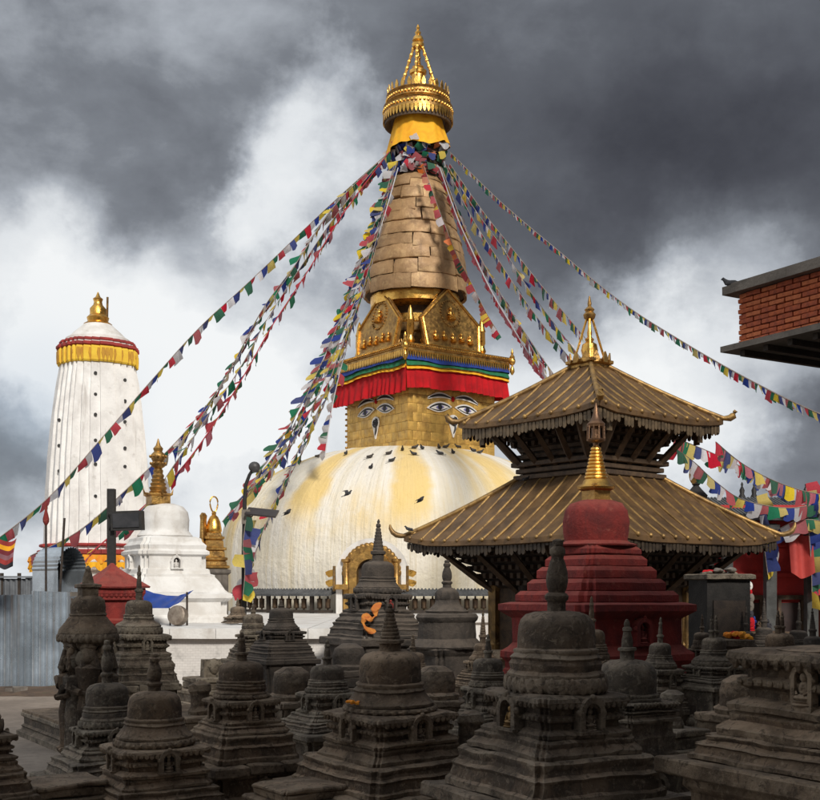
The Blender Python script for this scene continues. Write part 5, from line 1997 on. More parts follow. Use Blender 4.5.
# drum shaped chaitya before the dome
d_ = 24.0
t = thing('drum_chaitya', 'round fluted drum chaitya with bell top left of the pagoda wall', 'chaitya', (W(447 - 410, d_), d_, 0), R_(33), 'stone chaityas crowding the courtyard')
zz = lambda y: ZY(y, d_)
wz = lambda n: W(n, d_)
m = MB()
m.lathe([(wz(r), zz(y)) for y, r in ((613, 21), (611, 22), (609, 18), (604, 13), (600, 11.5)) ], 36)
m.lathe([(wz(r), zz(y)) for y, r in ((600.2, 11), (598, 12), (593, 11.5), (589, 8), (587.5, 5))], 36, flute=.05, nf=12)
m.erode(.008, 3, 4)
m.obj('bell_top', SHADE_STONE, t, 40)
m = MB()
m.lathe([(a, zz(588.5) + b) for a, b in spire_prof('vase', wz(4.8), zz(560) - zz(588.5))], 16)
m.obj('mast', SHADE_STONE, t, 40)
m = MB()
m.lathe(refine([(wz(r), zz(y)) for y, r in ((648, 36), (646, 37), (643, 34), (640, 31), (638, 29), (622, 28), (620, 30), (617, 31), (614, 29), (612.8, 22))], .09), 96, flute=.012, nf=24)
m.erode(.01, 3, 6)
m.obj('fluted_drum', SHADE_STONE, t, 30)
m = MB()
sq(m, [(wz(33), 0), (wz(33), .3), (wz(29), .36), (wz(28), zz(655)), (wz(31), zz(652)), (wz(32), zz(649)), (wz(29), zz(647.6))], 2, .12, 8, .12)
m.erode(.014, 2, 8)
m.obj('square_base', SHADE_STONE, t, 28)

# pillar chaitya with carved figures
d_ = 16.5
t = thing('figure_pillar_chaitya', 'pillar chaitya with carved standing figures under a lotus cap at left', 'chaitya', (W(88 - 410, d_), d_, 0), R_(33), 'stone chaityas crowding the courtyard')
zz = lambda y: ZY(y, d_)
wz = lambda n: W(n, d_)
m = MB()
m.lathe(refine([(wz(r), zz(y)) for y, r in ((616, 17.5), (614.5, 18.5), (612.5, 17), (606, 17.2), (600, 16), (596.5, 12), (594.5, 6), (594, 1))], .04), 36)
m.erode(.007, 4, 2)
m.obj('dome', STONE[0], t, 40)
m = MB()
sq(m, [(wz(8), zz(596)), (wz(8), zz(588.5)), (wz(10.5), zz(587)), (wz(10.5), zz(584.5)), (wz(6), zz(583.5))], 0, sub=2)
m.lathe([(wz(6.2), zz(584)), (wz(5.5), zz(580)), (wz(3.8), zz(573)), (wz(2.6), zz(570)), (wz(3), zz(568.5)), (wz(1), zz(565.5))], 14)
m.erode(.004, 5, 2)
m.obj('mast', STONE[0], t, 35)
m = MB()
m.lathe(refine([(wz(29), zz(633)), (wz(28), zz(629)), (wz(22), zz(622)), (wz(18.5), zz(617)), (wz(17), zz(615.5))], .05), 40)
m.erode(.01, 3, 3)
m.obj('flared_skirt', STONE[1], t, 35)
m = MB()
m.lathe([(wz(24), zz(642.5)), (wz(29), zz(640)), (wz(30), zz(636.5)), (wz(29), zz(633.5)), (wz(27), zz(632.8))], 40)
petals(m, wz(28.7), zz(641.5), zz(633.5), 30, .03)
m.erode(.006, 3, 3)
m.obj('lotus_slab', STONE[0], t, 50)
m = MB()
sq(m, refine([(wz(14), 0), (wz(14), zz(650)), (wz(20), zz(645)), (wz(21), zz(642))], .12), 1, .2, 6)
m.erode(.02, 3, 5)
m.obj('shaft', STONE[0], t, 35)


def standing_stone_figure(h, seed):
    mb = MB()
    s = h / 1.0
    mb.tube([(0, 0, 0), (0, 0, .12 * s), (0, 0, .42 * s), (0, 0, .55 * s), (0, 0, .68 * s), (0, 0, .78 * s), (0, 0, .83 * s)], [.10 * s, .09 * s, .105 * s, .085 * s, .115 * s, .12 * s, .05 * s], 10)
    mb.ball((0, -.02 * s, .90 * s), .075 * s, 10, 7, (.95, 1, 1.2))
    mb.lathe([(.07 * s, .94 * s), (.085 * s, .97 * s), (.05 * s, 1.02 * s), (.015 * s, 1.08 * s)], 9)
    for q in (-1, 1):
        mb.tube([(q * .12 * s, 0, .77 * s), (q * .17 * s, -.02 * s, .60 * s), (q * .06 * s, -.12 * s, .56 * s if (seed + q) % 2 else .68 * s)], [.042 * s, .038 * s, .03 * s], 7)
        mb.tube([(q * .05 * s, -.02 * s, .40 * s), (q * .055 * s, -.03 * s, .05 * s), (q * .06 * s, -.10 * s, .01 * s)], [.065 * s, .045 * s, .035 * s], 8)
    mb.erode(.012 * s, 6 / s, seed)
    return mb


for i in range(9):
    a = i * math.pi / 4.5 + .2
    h = 1.38 + .16 * (i % 3 == 0)
    fg = standing_stone_figure(h, i)
    M = Matrix.Translation(Vector((wz(18.5) * math.cos(a), wz(18.5) * math.sin(a), .10))) @ Matrix.Rotation(a + math.pi / 2, 4, 'Z')
    fg.v = [M @ p for p in fg.v]
    fg.obj('carved_figure', STONE[i % 3], t, 50)
for i in range(12):
    a = i * math.pi / 6 + .46
    mb = MB()
    mb.ball((wz(22) * math.cos(a), wz(22) * math.sin(a), zz(652 + 5 * (i % 3))), .07 + .02 * (i % 2), 8, 6, (1, 1, 1.3))
    mb.tube([(wz(24) * math.cos(a), wz(24) * math.sin(a), zz(675)), (wz(26) * math.cos(a + .1), wz(26) * math.sin(a + .1), zz(668)), (wz(23) * math.cos(a), wz(23) * math.sin(a), zz(650))], [.05, .06, .03], 7)
    mb.erode(.012, 5, i)
    mb.obj('naga_hood', STONE[(i + 1) % 3], t, 50)
# low stone platform under it
lc = Vector((W(21 - 410, 19.0), 19.0, 0))
vdir = Vector((math.sin(R_(33)), -math.cos(R_(33)), 0))
udir = Vector((math.cos(R_(33)), math.sin(R_(33)), 0))
cc = lc + vdir * 1.3 + udir * 1.3
t = thing('stone_platform', 'low moulded stone platform beside the carved pillar at left', 'platform', (cc.x, cc.y, 0), R_(33))
m = MB()
sq(m, [(1.36, -.02), (1.36, .08), (1.30, .11), (1.28, .14), (1.30, .17), (1.26, .20), (1.26, .30), (1.30, .33), (1.30, .38), (1.26, .40)], 0, sub=14, mx=.1)
m.erode(.012, 2, 3)
m.obj('moulded_body', STONE[2], t, 28)
for i in range(3):
    for j in range(3):
        b_ = MB().box((-.86 + .86 * i, -.86 + .86 * j, .405), (.85, .85, .05))
        b_.erode(.008, 3, i + 3 * j)
        b_.obj('paving_slab', STONE[1], t, 0)

# marigolds and cloth offerings
p = P(370, 617, 25.93)
t = thing('orange_scarf', 'orange and yellow silk scarf draped over dark stone before the golden shrine', 'scarf', (p.x, 25.93, 0))
m = MB()
rows = []
path = [(379, 604, .0), (375, 609, -.05), (376, 615, -.1), (371, 620, -.12), (366, 616, -.06), (363, 622, -.1), (366, 628, -.16), (372, 631, -.12)]
for i in range(29):
    f = i / 28 * (len(path) - 1)
    k = min(int(f), len(path) - 2)
    f -= k
    f = f * f * (3 - 2 * f)
    a, b = path[k], path[k + 1]
    c_ = P(a[0] + (b[0] - a[0]) * f, a[1] + (b[1] - a[1]) * f, 25.93) - Vector((p.x, 25.93, 0))
    c_.y = a[2] + (b[2] - a[2]) * f
    ww_ = .062 + .035 * math.sin(i * .5)
    rows.append([c_ + Vector((ww_ * math.cos(j * .785), .06 * math.sin(j * .785) * (1 + .4 * math.sin(i * .9 + j)), ww_ * .7 * math.sin(j * .785))) for j in range(8)])
m.loft(rows)
m.erode(.015, 9, 2)
sc_ = m.obj('scarf_cloth', mat('scarf_silk', (.50, .19, .025), (.42, .11, .02), 9, .8, 0, .4, 14), t, 60)
m = MB()
c_ = P(367, 638, 25.93) - Vector((p.x, 25.93, 0))
m.ball(c_, .10, 10, 6, (1.3, .6, .5))
m.erode(.02, 8, 1)
m.obj('white_scarf_end', CONC, t, 60)
for px, py, dd, s, lab in ((352, 702, 12.15, .055, 'small heap of orange marigolds on the ledge of the front centre chaitya'), (737, 636, 19.5, .17, 'heap of red and orange garlands beside the dark box shrine')):
    p = P(px, py, dd)
    t = thing('marigold_offering', lab, 'flowers', (p.x, p.y, p.z - s * .5))
    for i in range(9 if s < .1 else 16):
        mb = MB()
        a = i * 2.4
        r = s * (.0 if i == 0 else .5 + .35 * (i % 3))
        mb.ball((r * math.cos(a), r * math.sin(a), s * (.3 + .5 * ((i * 7) % 5) / 5)), s * .42, 8, 5, (1, 1, .7))
        mb.erode(s * .12, 8 / s * .3, i)
        mb.obj('blossom', ORANGE_CLOTH if (i % 3 or s < .1) else RED_CLOTH, t, 0)
    if s > .1:
        MB().lathe([(.26, -p.z), (.26, -.1), (.30, -.08), (.30, .02), (.2, .04)], 12).obj('stone_stand', STONE[0], t, 30)

# souvenir stall in front of the shop
ds = 30.0
t = thing('souvenir_stall', 'dark trestle stall covered in small painted figures before the red shop', 'stall', (W(757 - 410, ds), ds, 0))
m = MB()
m.box((0, 0, ZY(634, ds) + .05), (1.5, .8, .05))
m.obj('table_top', WOOD2, t, 0)
for sx in (-.68, .68):
    for sy in (-.34, .34):
        MB().box((sx, sy, (ZY(634, ds)) / 2), (.06, .06, ZY(634, ds))).obj('leg', WOOD, t, 0)
sc_m = [EYE_WHITE, RED_CLOTH, BLUE_CLOTH, WOOD2, GOLD_OLD, DARKCLOTH]
CN = ['white', 'red', 'blue', 'brown', 'golden', 'black']
for i in range(6):
    px = 745 + i * 4.6
    tt = thing('souvenir_figure', CN[i] + ' painted souvenir figure on the trestle stall before the red shop', 'souvenir', (0, 0, 0), 0, 'souvenir figures on the stall')
    tt.location = (W(px - 410, ds), ds - .25 + .12 * (i % 3), ZY(634, ds) + .08)
    h = .26 + .05 * ((i * 5) % 4)
    fg = seated_figure(h) if i % 2 else standing_stone_figure(h, i)
    fg.obj('carved_body', sc_m[i % 6], tt, 50)
    MB().lathe([(h * .26, -.005), (h * .28, .02), (h * .22, .04)], 10).obj('stand', sc_m[(i + 2) % 6], tt, 40)
t = thing('white_souvenir_mask_pole', 'pole hung with white masks and trinkets beside the dark box shrine', 'display pole', (W(748 - 410, 28.0), 28.0, 0))
MB().tube([(0, 0, 0), (0, 0, ZY(584, 28))], .03, 6).obj('pole', WOOD, t, 40)
for i, (y, r, mt_) in enumerate(((586, .10, EYE_WHITE), (592, .07, RED_CLOTH), (598, .10, CONC), (606, .13, CONC), (614, .10, DARKCLOTH), (622, .11, RED_CLOTH))):
    mb = MB()
    mb.ball((.02 * (i % 3), -.06, ZY(y, 28)), r, 9, 7, (1, .5, 1.25))
    mb.tube([(.02, -.10, ZY(y, 28) + .03), (.02, -.15 - r * .2, ZY(y, 28) - .01)], r * .18, 5)
    mb.obj('mask', mt_, t, 50)

# big striped cloth flag at left edge
t = thing('striped_flag', 'faded striped buddhist flag hanging at the left frame edge', 'flag', (W(-14 - 410, 26.0), 26.0, 0))
zf0, zf1 = ZY(566, 26), ZY(538, 26)
MB().tube([(0, 0, 0), (0, 0, zf1 + .3)], .03, 6).obj('pole', WOOD, t, 40)
cols_ = [BLUE_CLOTH, YELLOW_CLOTH, RED_CLOTH, EYE_WHITE, ORANGE_CLOTH, RED_CLOTH]
Lf = W(31, 26)
for i in range(6):
    m = MB()
    rows = []
    for iv in range(3):
        t_ = (i + iv / 2) / 6
        rows.append([Vector((Lf * iu / 14 - .1 * t_ * iu / 14, .08 * math.sin(iu * .7 + t_ * 3) * iu / 14, zf1 - (zf1 - zf0) * t_ - .05 * (iu / 14) + .07 * math.sin(iu * .5) * (iu / 14))) for iu in range(15)])
    rows += [[p + Vector((0, .008, 0)) for p in r] for r in reversed(rows)]
    m.loft(rows, False, False, closed=False)
    m.obj('stripe', [MATS['red_oxide'], YELLOW_CLOTH, mat('maroon_cloth', (.20, .02, .03), (.15, .02, .03), 4, .8), mat('mauve_cloth', (.28, .13, .16), (.22, .1, .12), 4, .8), MATS['red_oxide'], DARKCLOTH][i], t, 60)

# ------------------------------------------------------------------ prayer flags
def flag_mesh(colr, var):
    n = 5
    vs_, fs = [], []
    rnd = random.Random(var * 77)
    k1, k2, sh = rnd.uniform(-.5, .5), rnd.uniform(.2, .8), rnd.uniform(-.25, .25)
    for j in range(n + 1):
        for i in range(n + 1):
            x, v = i / n - .5, j / n
            y = .16 * v * math.sin(2.6 * x * (1 + k1) + var) + .20 * k2 * v * v
            vs_.append((x * (1 - .10 * v * (var % 2)) + sh * v, y, -v * (.92 - .12 * k2 + .08 * math.sin(x * 5 + var))))
    for j in range(n):
        for i in range(n):
            a = j * (n + 1) + i
            fs.append((a, a + 1, a + n + 2, a + n + 1))
    return MB().add(vs_, fs).mesh('flag', FLAGM[colr], 60)


FLAGS = {(c, v): flag_mesh(c, v) for c in FLAGC for v in range(4)}
ROPE = mat('rope', (.30, .25, .22), (.2, .16, .14), 9, .9)
SEQ = ['blue', 'white', 'red', 'green', 'yellow']


def spline(pts, n):
    out = []
    L = len(pts) - 1
    for i in range(n + 1):
        f = i / n * L
        k = min(int(f), L - 1)
        f -= k
        p0, p1, p2, p3 = pts[max(k - 1, 0)], pts[k], pts[k + 1], pts[min(k + 2, L)]
        out.append(.5 * (2 * p1 + (p2 - p0) * f + (2 * p0 - 5 * p1 + 4 * p2 - p3) * f * f + (3 * p1 - p0 - 3 * p2 + p3) * f ** 3))
    return out


def flag_string(label, ctrl, size=.36, gap=.42, seq=SEQ, ropec=None, ropr=.014, seed=0, start=0.0, end=1.0, skip=0.0, wind=.5, twist=.5):
    """ctrl: (px, py, depth) points of the rope"""
    gap *= .74
    rnd = random.Random(seed)
    pts = [P(*c) for c in ctrl]
    base = pts[-1].copy()
    t_ = thing('prayer_flag_string', label, 'prayer flags', base, 0, 'prayer flag strings')
    cur = spline(pts, 60)
    MB().tube([p - base for p in cur], ropr, 4).obj('rope', ropec or ROPE, t_, 60)
    # walk along by arc length
    acc = [0.0]
    for a, b in zip(cur, cur[1:]):
        acc.append(acc[-1] + (b - a).length)
    s = acc[-1] * start + gap * .5
    i = 0
    k = seed
    while s < acc[-1] * end:
        while acc[i + 1] < s:
            i += 1
        f = (s - acc[i]) / max(acc[i + 1] - acc[i], 1e-6)
        p = cur[i] + (cur[i + 1] - cur[i]) * f
        tan = (cur[i + 1] - cur[i]).normalized()
        if tan.x < 0:
            tan = -tan
        k += 1
        if rnd.random() >= skip:
            down = Vector((0, 0, -1)) + Vector((wind * rnd.uniform(.2, 1.0), rnd.uniform(-.5, .5) * twist, rnd.uniform(0, .35)))
            y = tan.cross(-down).normalized() if True else None
            zax = y.cross(tan) * -1
            yax = zax.cross(tan).normalized()
            # frame: x along rope, z up across it
            x = tan
            zv = (-down - x * (-down).dot(x)).normalized()
            yv = zv.cross(x).normalized()
            M = Matrix((x, yv, zv)).transposed().to_4x4()
            M = M @ Matrix.Rotation(rnd.uniform(-.7, .7) * twist, 4, 'X')
            sz = size * 1.24 * rnd.uniform(.75, 1.15)
            M.translation = p - base
            o = inst('flag', FLAGS[(seq[k % len(seq)], rnd.randrange(4))], t_)
            o.matrix_local = M @ Matrix.Diagonal((sz, sz, sz * rnd.uniform(.85, 1.1), 1))
        s += gap * rnd.uniform(.86, 1.14)
    return t_


T1 = (389, 152, 54.2)
T2 = (397, 162, 53.8)
T3 = (436, 160, 53.6)
T4 = (450, 152, 54.4)
flag_string('uppermost left flag string running far past the white tower to the frame edge', [T1, (330, 205, 51.5), (250, 281, 47.5), (200, 327, 45), (150, 382, 42), (100, 440, 39.5), (50, 496, 37), (0, 537, 34.5), (-30, 556, 33)], .40, .62, seed=1, wind=-.3)
flag_string('thick left flag string ending at the gold spire of the white chaitya', [T1, (340, 210, 50.5), (300, 268, 47.5), (268, 318, 45), (240, 368, 42), (205, 420, 39), (176, 462, 36), (150, 500, 34.5), (118, 536, 33.5)], .42, .44, seed=2, wind=-.4)
flag_string('left flag string crossing before the white tower towards the arched shelter', [T1, (337, 203, 51), (297, 262, 48), (262, 310, 45.5), (225, 378, 42), (185, 432, 39.5), (130, 486, 37), (80, 530, 35), (30, 556, 33)], .40, .50, seed=3, wind=-.4)
flag_string('dark red left flag string lying lowest in the thick bundle', [T1, (343, 214, 50.5), (306, 274, 47), (272, 326, 44.5), (246, 372, 42), (214, 424, 39.5), (180, 470, 37.5), (140, 510, 35.5), (92, 552, 33)], .36, .40, ['red', 'red', 'pink', 'blue', 'red', 'green', 'yellow'], seed=4, ropec=FLAGM['red'], ropr=.025, wind=-.4)
flag_string('left flag string ending behind the gilded pavilion', [T2, (372, 232, 51.8), (352, 290, 50), (332, 340, 48.5), (310, 392, 47), (285, 440, 45.5), (255, 480, 44.4), (222, 522, 43.6)], .42, .40, seed=5, wind=-.5)
flag_string('left flag string ending on the solar street lamp head', [T2, (376, 232, 51), (358, 292, 48), (338, 345, 45.5), (318, 395, 42.5), (294, 440, 39.5), (270, 470, 37), (246, 494, 34.4)], .36, .36, seed=6, wind=-.5)
flag_string('steep flag string falling to the foot of the solar street lamp', [T2, (380, 225, 50.8), (362, 292, 47.6), (340, 352, 44.8), (318, 410, 41.6), (296, 455, 38.8), (276, 500, 36.5), (258, 545, 35), (246, 592, 34.2)], .37, .37, seed=7, wind=-.35)
flag_string('white edged flag string hugging the left side of the ringed spire', [(398, 168, 52.8), (386, 210, 51.6), (370, 262, 50.2), (354, 320, 49.0), (338, 380, 48.2), (330, 420, 47.8), (325, 456, 47.4)], .34, .34, ['white', 'red', 'white', 'blue', 'white', 'green'], seed=8, ropec=FLAGM['white'], ropr=.025, wind=-.3)
flag_string('short leftmost flag string dropping to the shoulder of the dome', [(394, 166, 53.4), (368, 250, 51.4), (346, 312, 50), (322, 372, 49), (300, 420, 48.2), (281, 462, 47.6)], .40, .44, seed=9, wind=-.5)
flag_string('orange and red flag string lying against the ringed spire', [(424, 166, 52.6), (434, 196, 52.2), (446, 228, 51.9), (458, 258, 51.6), (472, 284, 51.4), (486, 312, 50.6), (500, 335, 50)], .30, .30, ['orange', 'red', 'orange', 'yellow', 'red', 'orange', 'white', 'red', 'green'], seed=10, wind=.1)
flag_string('white taped flag string with square red flags right of the spire', [(440, 168, 53), (456, 214, 51), (470, 246, 49), (490, 288, 46), (512, 326, 42.5), (532, 358, 39.5), (551, 386, 36.5)], .30, .36, ['pink', 'pink', 'red'], seed=11, ropec=FLAGM['white'], ropr=.03, wind=.0, twist=.15)
flag_string('colourful flag string right of the spire ending behind the pagoda roof', [(446, 166, 53), (470, 214, 50), (496, 256, 46.5), (522, 296, 43), (550, 334, 39.5), (580, 370, 36)], .36, .46, seed=12, wind=.1)
flag_string('second colourful flag string ending at the pagoda pinnacle', [(450, 164, 53), (482, 210, 49.5), (512, 248, 45.5), (542, 286, 41.5), (572, 322, 37), (592, 346, 33.5)], .34, .44, ['green', 'yellow', 'blue', 'white', 'red'], seed=13, wind=.1)
flag_string('loose flag string between the white taped string and the pagoda', [(442, 168, 53), (462, 222, 50.5), (486, 268, 47), (508, 306, 43.5), (534, 346, 39.5), (562, 386, 36)], .38, .50, ['white', 'blue', 'red', 'green', 'yellow'], seed=14, wind=.2)
flag_string('long thin flag string crossing the dark sky to the right frame edge', [T4, (500, 201, 48), (560, 252, 42), (620, 301, 36.5), (680, 340, 31.5), (750, 380, 27), (830, 418, 22.5), (1000, 480, 17.2)], .20, .30, seed=15, wind=.1, twist=.3)
flag_string('flag string from the pagoda roof to the shop roof, highest on the right', [(676, 438, 31), (710, 452, 32), (740, 466, 33), (780, 484, 34), (830, 502, 35)], .36, .42, seed=16, wind=.3)
flag_string('flag string sagging low over the slate shop roof', [(672, 446, 30), (694, 462, 31), (716, 482, 32), (744, 500, 33), (790, 508, 34), (830, 500, 35)], .33, .46, ['yellow', 'blue', 'white', 'red', 'green'], seed=17, wind=.3)
flag_string('flag string reaching from the frame edge to the upper pagoda eave', [(716, 442, 28.6), (740, 462, 30), (768, 478, 31), (800, 490, 32), (830, 496, 33)], .32, .36, ['white', 'red', 'green', 'pink', 'blue', 'yellow'], seed=18, wind=.4)
flag_string('flag string strung along the front of the red shop building', [(722, 528, 34.6), (750, 536, 34.6), (772, 532, 34.6), (800, 520, 34.6), (830, 522, 34.6)], .40, .42, seed=19, wind=.2)
flag_string('bunched flags hanging down by the first grey shop pillar', [(757, 500, 34.7), (760, 520, 34.8), (764, 545, 34.9), (768, 575, 35)], .36, .28, ['blue', 'yellow', 'red', 'blue', 'white'], seed=20, wind=.5)
flag_string('bunched flags hanging down by the second grey shop pillar', [(806, 488, 34.7), (808, 520, 34.8), (811, 560, 34.9), (812, 600, 35)], .36, .28, ['blue', 'green', 'red', 'yellow', 'blue'], seed=21, wind=.5)
flag_string('flag string wound down the solar street lamp pole', [(246, 520, 33.6), (243, 545, 33.6), (245, 570, 33.6), (243, 596, 33.7)], .40, .26, seed=22, wind=.3)
flag_string('extra left flag string in the middle of the thick bundle', [T1, (334, 206, 50.8), (292, 270, 47.6), (258, 322, 45), (230, 372, 42.4), (196, 424, 39.6), (166, 458, 37), (157, 470, 35)], .40, .42, ['green', 'blue', 'red', 'yellow', 'white'], seed=23, wind=-.6)
flag_string('left flag string ending low beside the gilded pavilion finial', [T2, (374, 230, 51.6), (355, 290, 49.6), (336, 342, 48), (314, 392, 46.4), (290, 436, 45), (262, 476, 44), (232, 506, 43.4)], .40, .42, ['yellow', 'blue', 'white', 'green', 'red'], seed=24, wind=-.6)
flag_string('right flag string of large loose squares above the pagoda', [(448, 166, 53), (474, 208, 50), (500, 244, 46.5), (528, 288, 43), (556, 326, 39.5), (584, 362, 35)], .40, .58, ['blue', 'white', 'yellow', 'green', 'red'], seed=25, wind=.3)
flag_string('wind-blown flag string on the outer side of the centre-left bundle', [T2, (370, 236, 51.2), (349, 296, 48.6), (327, 350, 46.2), (303, 402, 43.4), (276, 448, 40.6), (250, 486, 38), (234, 512, 36.4)], .40, .40, ['red', 'green', 'yellow', 'blue', 'white'], seed=26, wind=-.8)
flag_string('flag string on the inner side of the centre-left bundle', [T2, (382, 222, 51.6), (366, 285, 49), (346, 345, 46.6), (326, 400, 43.8), (304, 448, 41), (284, 488, 38.6), (268, 520, 36.8)], .38, .42, ['blue', 'white', 'red', 'green', 'yellow'], seed=27, wind=-.6)
flag_string('faded flag string closest to the red square flags right of the spire', [(441, 167, 53), (460, 216, 51), (480, 256, 48), (500, 294, 45), (524, 334, 41), (546, 372, 37)], .40, .46, ['pink', 'white', 'red', 'pink', 'white', 'yellow'], seed=28, wind=.2)
# heap of knotted flags below the parasol
t = thing('flag_knot', 'tangled heap of knotted prayer flags under the yellow parasol cloth', 'prayer flags', (W(418 - 410, D_ST), D_ST, 22.6), 0, 'prayer flag strings')
rnd = random.Random(5)
for i in range(190):
    a = rnd.uniform(0, 2 * math.pi)
    zz = rnd.uniform(-.35, 1.05)
    r = 1.12 + .22 * rnd.random() + .12 * zz
    o = inst('flag', FLAGS[(rnd.choice(['blue', 'white', 'red', 'red', 'green', 'yellow', 'orange', 'white']), rnd.randrange(4))], t, (r * math.cos(a), r * math.sin(a), zz), (rnd.uniform(-.7, .7), rnd.uniform(-.6, .6), a + math.pi / 2 + rnd.uniform(-.6, .6)), (.38,) * 3)
m = MB()
m.lathe([(.95, -.7), (1.08, -.4), (1.12, .2), (1.1, .9), (1.0, 1.2)], 24)
for i in range(9):
    z = -.45 + i * .17
    m.tube([((1.16 + .03 * math.sin(j)) * math.cos(j * .35), (1.16 + .03 * math.sin(j)) * math.sin(j * .35), z + .08 * math.sin(j * .35 * 2 + i)) for j in range(19)], .035, 5)
m.obj('rope_coil', WOOD, t, 40)

# ------------------------------------------------------------------ pigeons
def bird_mesh(fly, mt_):
    mb = MB()
    mb.tube([(-.17, 0, .02), (-.10, 0, .06), (0, 0, .09), (.08, 0, .12), (.12, 0, .17), (.15, 0, .20), (.19, 0, .19)], [.012, .045, .062, .055, .034, .032, .006], 8)
    mb.loft([[Vector((-.14, -.02, .04)), Vector((-.14, .02, .04)), Vector((-.14, .02, .05)), Vector((-.14, -.02, .05))], [Vector((-.28, -.045, .0)), Vector((-.28, .045, .0)), Vector((-.28, .045, .008)), Vector((-.28, -.045, .008))]])
    for s in (-1, 1):
        if fly:
            pr = [(0, .08, .03), (.22, .05, .10), (.36, -.06, .07)]
            top_ = [Vector((.07 + 0, s * .04, .11)), Vector((.08, s * .20, .20)), Vector((-.02, s * .36, .16))]
            bot_ = [Vector((-.09, s * .04, .09)), Vector((-.06, s * .20, .17)), Vector((-.10, s * .34, .15))]
            mb.loft([[a, b, b - Vector((0, 0, .012)), a - Vector((0, 0, .012))] for a, b in zip(top_, bot_)])
        else:
            mb.ball((-.03, s * .05, .09), .1, 8, 5, (1.25, .22, .5))
            mb.tube([(0, s * .02, .05), (.01, s * .02, 0)], .008, 4)
    return mb.mesh('pigeon', mt_, 60)


BM = [bird_mesh(False, BIRD), bird_mesh(False, BIRD2), bird_mesh(True, BIRD)]


def on_dome(px, py):
    o_ = Vector((0, 0, EYE))
    dv = P(px, py, 1.0) - o_
    s = 44.0
    while s < 58:
        q = o_ + dv * s
        r = math.hypot(q.x - SX, q.y - D_ST)
        for (ra, za), (rb2, zb2) in zip(DPROF, DPROF[1:]):
            if za <= q.z <= zb2:
                if r <= ra + (rb2 - ra) * (q.z - za) / max(zb2 - za, 1e-6):
                    return q
                break
        s += .02
    return None


spots = [(346, 455), (370, 458.5), (389, 455), (402.5, 451), (415, 449), (413.5, 455.5), (422, 449.5), (439, 449), (440, 455), (446, 448.5), (453, 454), (458, 448.5), (473, 452), (300, 463), (371, 469), (392, 462), (513, 455), (522, 478), (486, 451), (505, 452), (318, 458)]
spots.sort()
ORD = ['leftmost', 'second', 'third', 'fourth', 'fifth', 'sixth', 'seventh', 'eighth', 'ninth', 'tenth', 'eleventh', 'twelfth', 'thirteenth', 'fourteenth', 'fifteenth', 'sixteenth', 'seventeenth', 'eighteenth', 'nineteenth', 'twentieth', 'twenty-first', 'twenty-second', 'twenty-third', 'twenty-fourth']
nb = 0
for i, (px, py) in enumerate(spots):
    q = on_dome(px, py)
    if q is None:
        q = on_dome(px - (6 if px > 410 else -6), py + 3)
    if q is None:
        continue
    o = bpy.data.objects.new('pigeon', BM[i % 2])
    col.objects.link(o)
    o.location = q + Vector((0, -.02, .0))
    o.rotation_euler = (0, 0, random.uniform(0, 6.28))
    o.scale = (1.0,) * 3
    tag(o, 'dark pigeon perched on the great dome, %s' % ('leftmost of them all' if nb == 0 else ORD[nb] + ' counting from the left'), 'pigeon', 'pigeons perched on the dome')
    nb += 1
for px, py, d_, lab in ((348, 496, 43, 'dark pigeon flying across the middle of the dome'), (421, 502.5, 42, 'dark pigeon flying before the dome right of its middle'), (288, 515, 43, 'dark pigeon flying low at the left of the dome')):
    o = bpy.data.objects.new('flying_pigeon', BM[2])
    col.objects.link(o)
    o.location = P(px, py, d_)
    o.rotation_euler = (R_(15), R_(-10), random.uniform(-.5, .5))
    o.scale = (.95,) * 3
    tag(o, lab, 'pigeon')
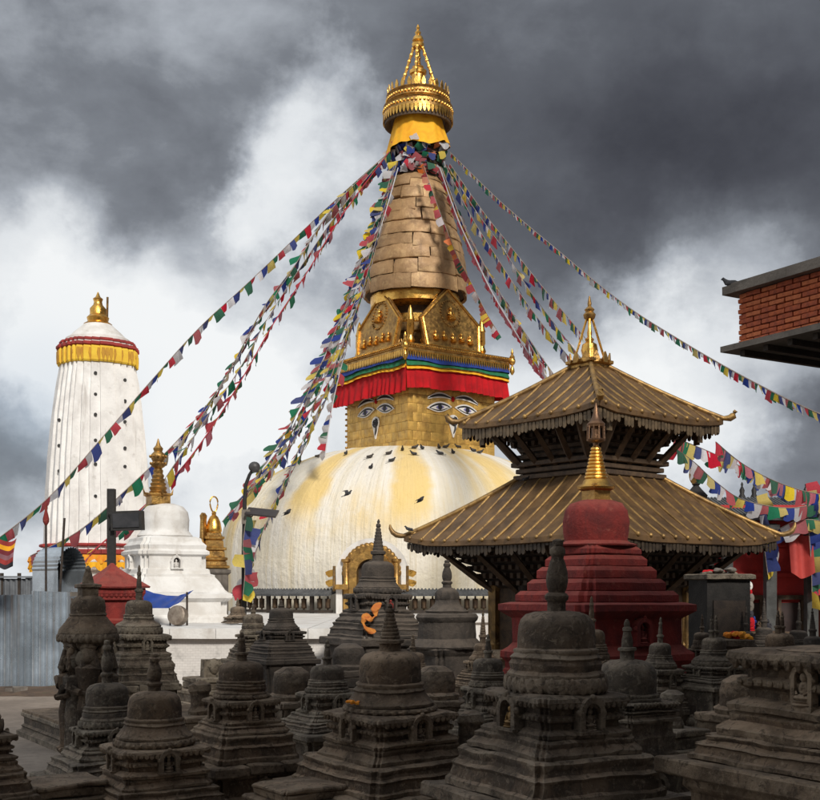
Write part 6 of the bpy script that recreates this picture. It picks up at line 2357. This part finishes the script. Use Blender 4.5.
for px, py, d_, lab, rz in ((730.5, 288, 14.05, 'pigeon perched on the corner of the brick parapet', 2.6), (409, 531.5, 27.2, 'pigeon perched on the left tip of the lower pagoda roof', 2.9), (526, 481.5, 26.6, 'pigeon perched where the lower pagoda roof meets the wall', .6)):
    o = bpy.data.objects.new('pigeon', BM[0])
    col.objects.link(o)
    o.location = P(px, py, d_)
    o.rotation_euler = (0, 0, rz)
    o.scale = (.62,) * 3
    tag(o, lab, 'pigeon')

# ------------------------------------------------------------------ strip of bare earth along the fence
m = MB()
rows = []
for iv in range(5):
    rows.append([Vector((W(-60 - 410, DF) + i * .35, DF - .1 - 1.55 * iv / 4 + .18 * noise.noise(Vector((i * .4, iv, 3))), .02 + .10 * (1 - iv / 4) + .05 * noise.noise(Vector((i * .8, iv * 1.3, 7))) * (iv < 4) - (.04 if iv == 4 else 0))) for i in range(26)])
m.loft(list(reversed(rows)), False, False, closed=False)
tag(m.obj('earth_strip', mat('bare_earth', (.13, .085, .055), (.07, .048, .034), 3, .95, 0, .8, 16, spots=((.06, .10, .03), 2.2, .60, .72, .7)), None, 60), kind='structure')
for px, py, s, lab in ((10, 697, .13, 'pale lump of rubble lying on the earth below the zinc fence'), (20, 699, .20, 'larger pale block of rubble on the earth below the zinc fence')):
    q = P(px, py, 26.6)
    m = MB().box((0, 0, s * .3), (s * 1.6, s, s * .6), .4)
    m.erode(.03, 6, px)
    o = m.obj('rubble_block', CONC, None, 0)
    o.location = (q.x, q.y, .05)
    tag(o, lab, 'rubble')
# ------------------------------------------------------------------ unseen tall house added behind the camera to shade the foreground
t = thing('shade_house', 'tall unseen whitewashed house added behind the viewer to shade the courtyard', 'building', (6, -6, 0))
m = MB()
m.box((0, -5, 10), (44, 10, 20))
m.obj('shade_house_wall', WHITE, t, 0)
for fl in range(5):
    for k in range(11):
        m = MB()
        m.box((-20 + 4 * k, .03, 2.2 + fl * 3.6), (1.3, .12, 1.7))
        w_ = m.obj('window', WOOD2, t, 0)
        MB().box((-20 + 4 * k, .10, 2.2 + fl * 3.6), (1.1, .02, 1.5)).obj('pane', MATS['dark_glass'], w_, 0)
m = MB()
m.box((0, -5, 20.15), (45.4, 11.4, .3))
m.obj('roof_slab', CONC, t, 0)
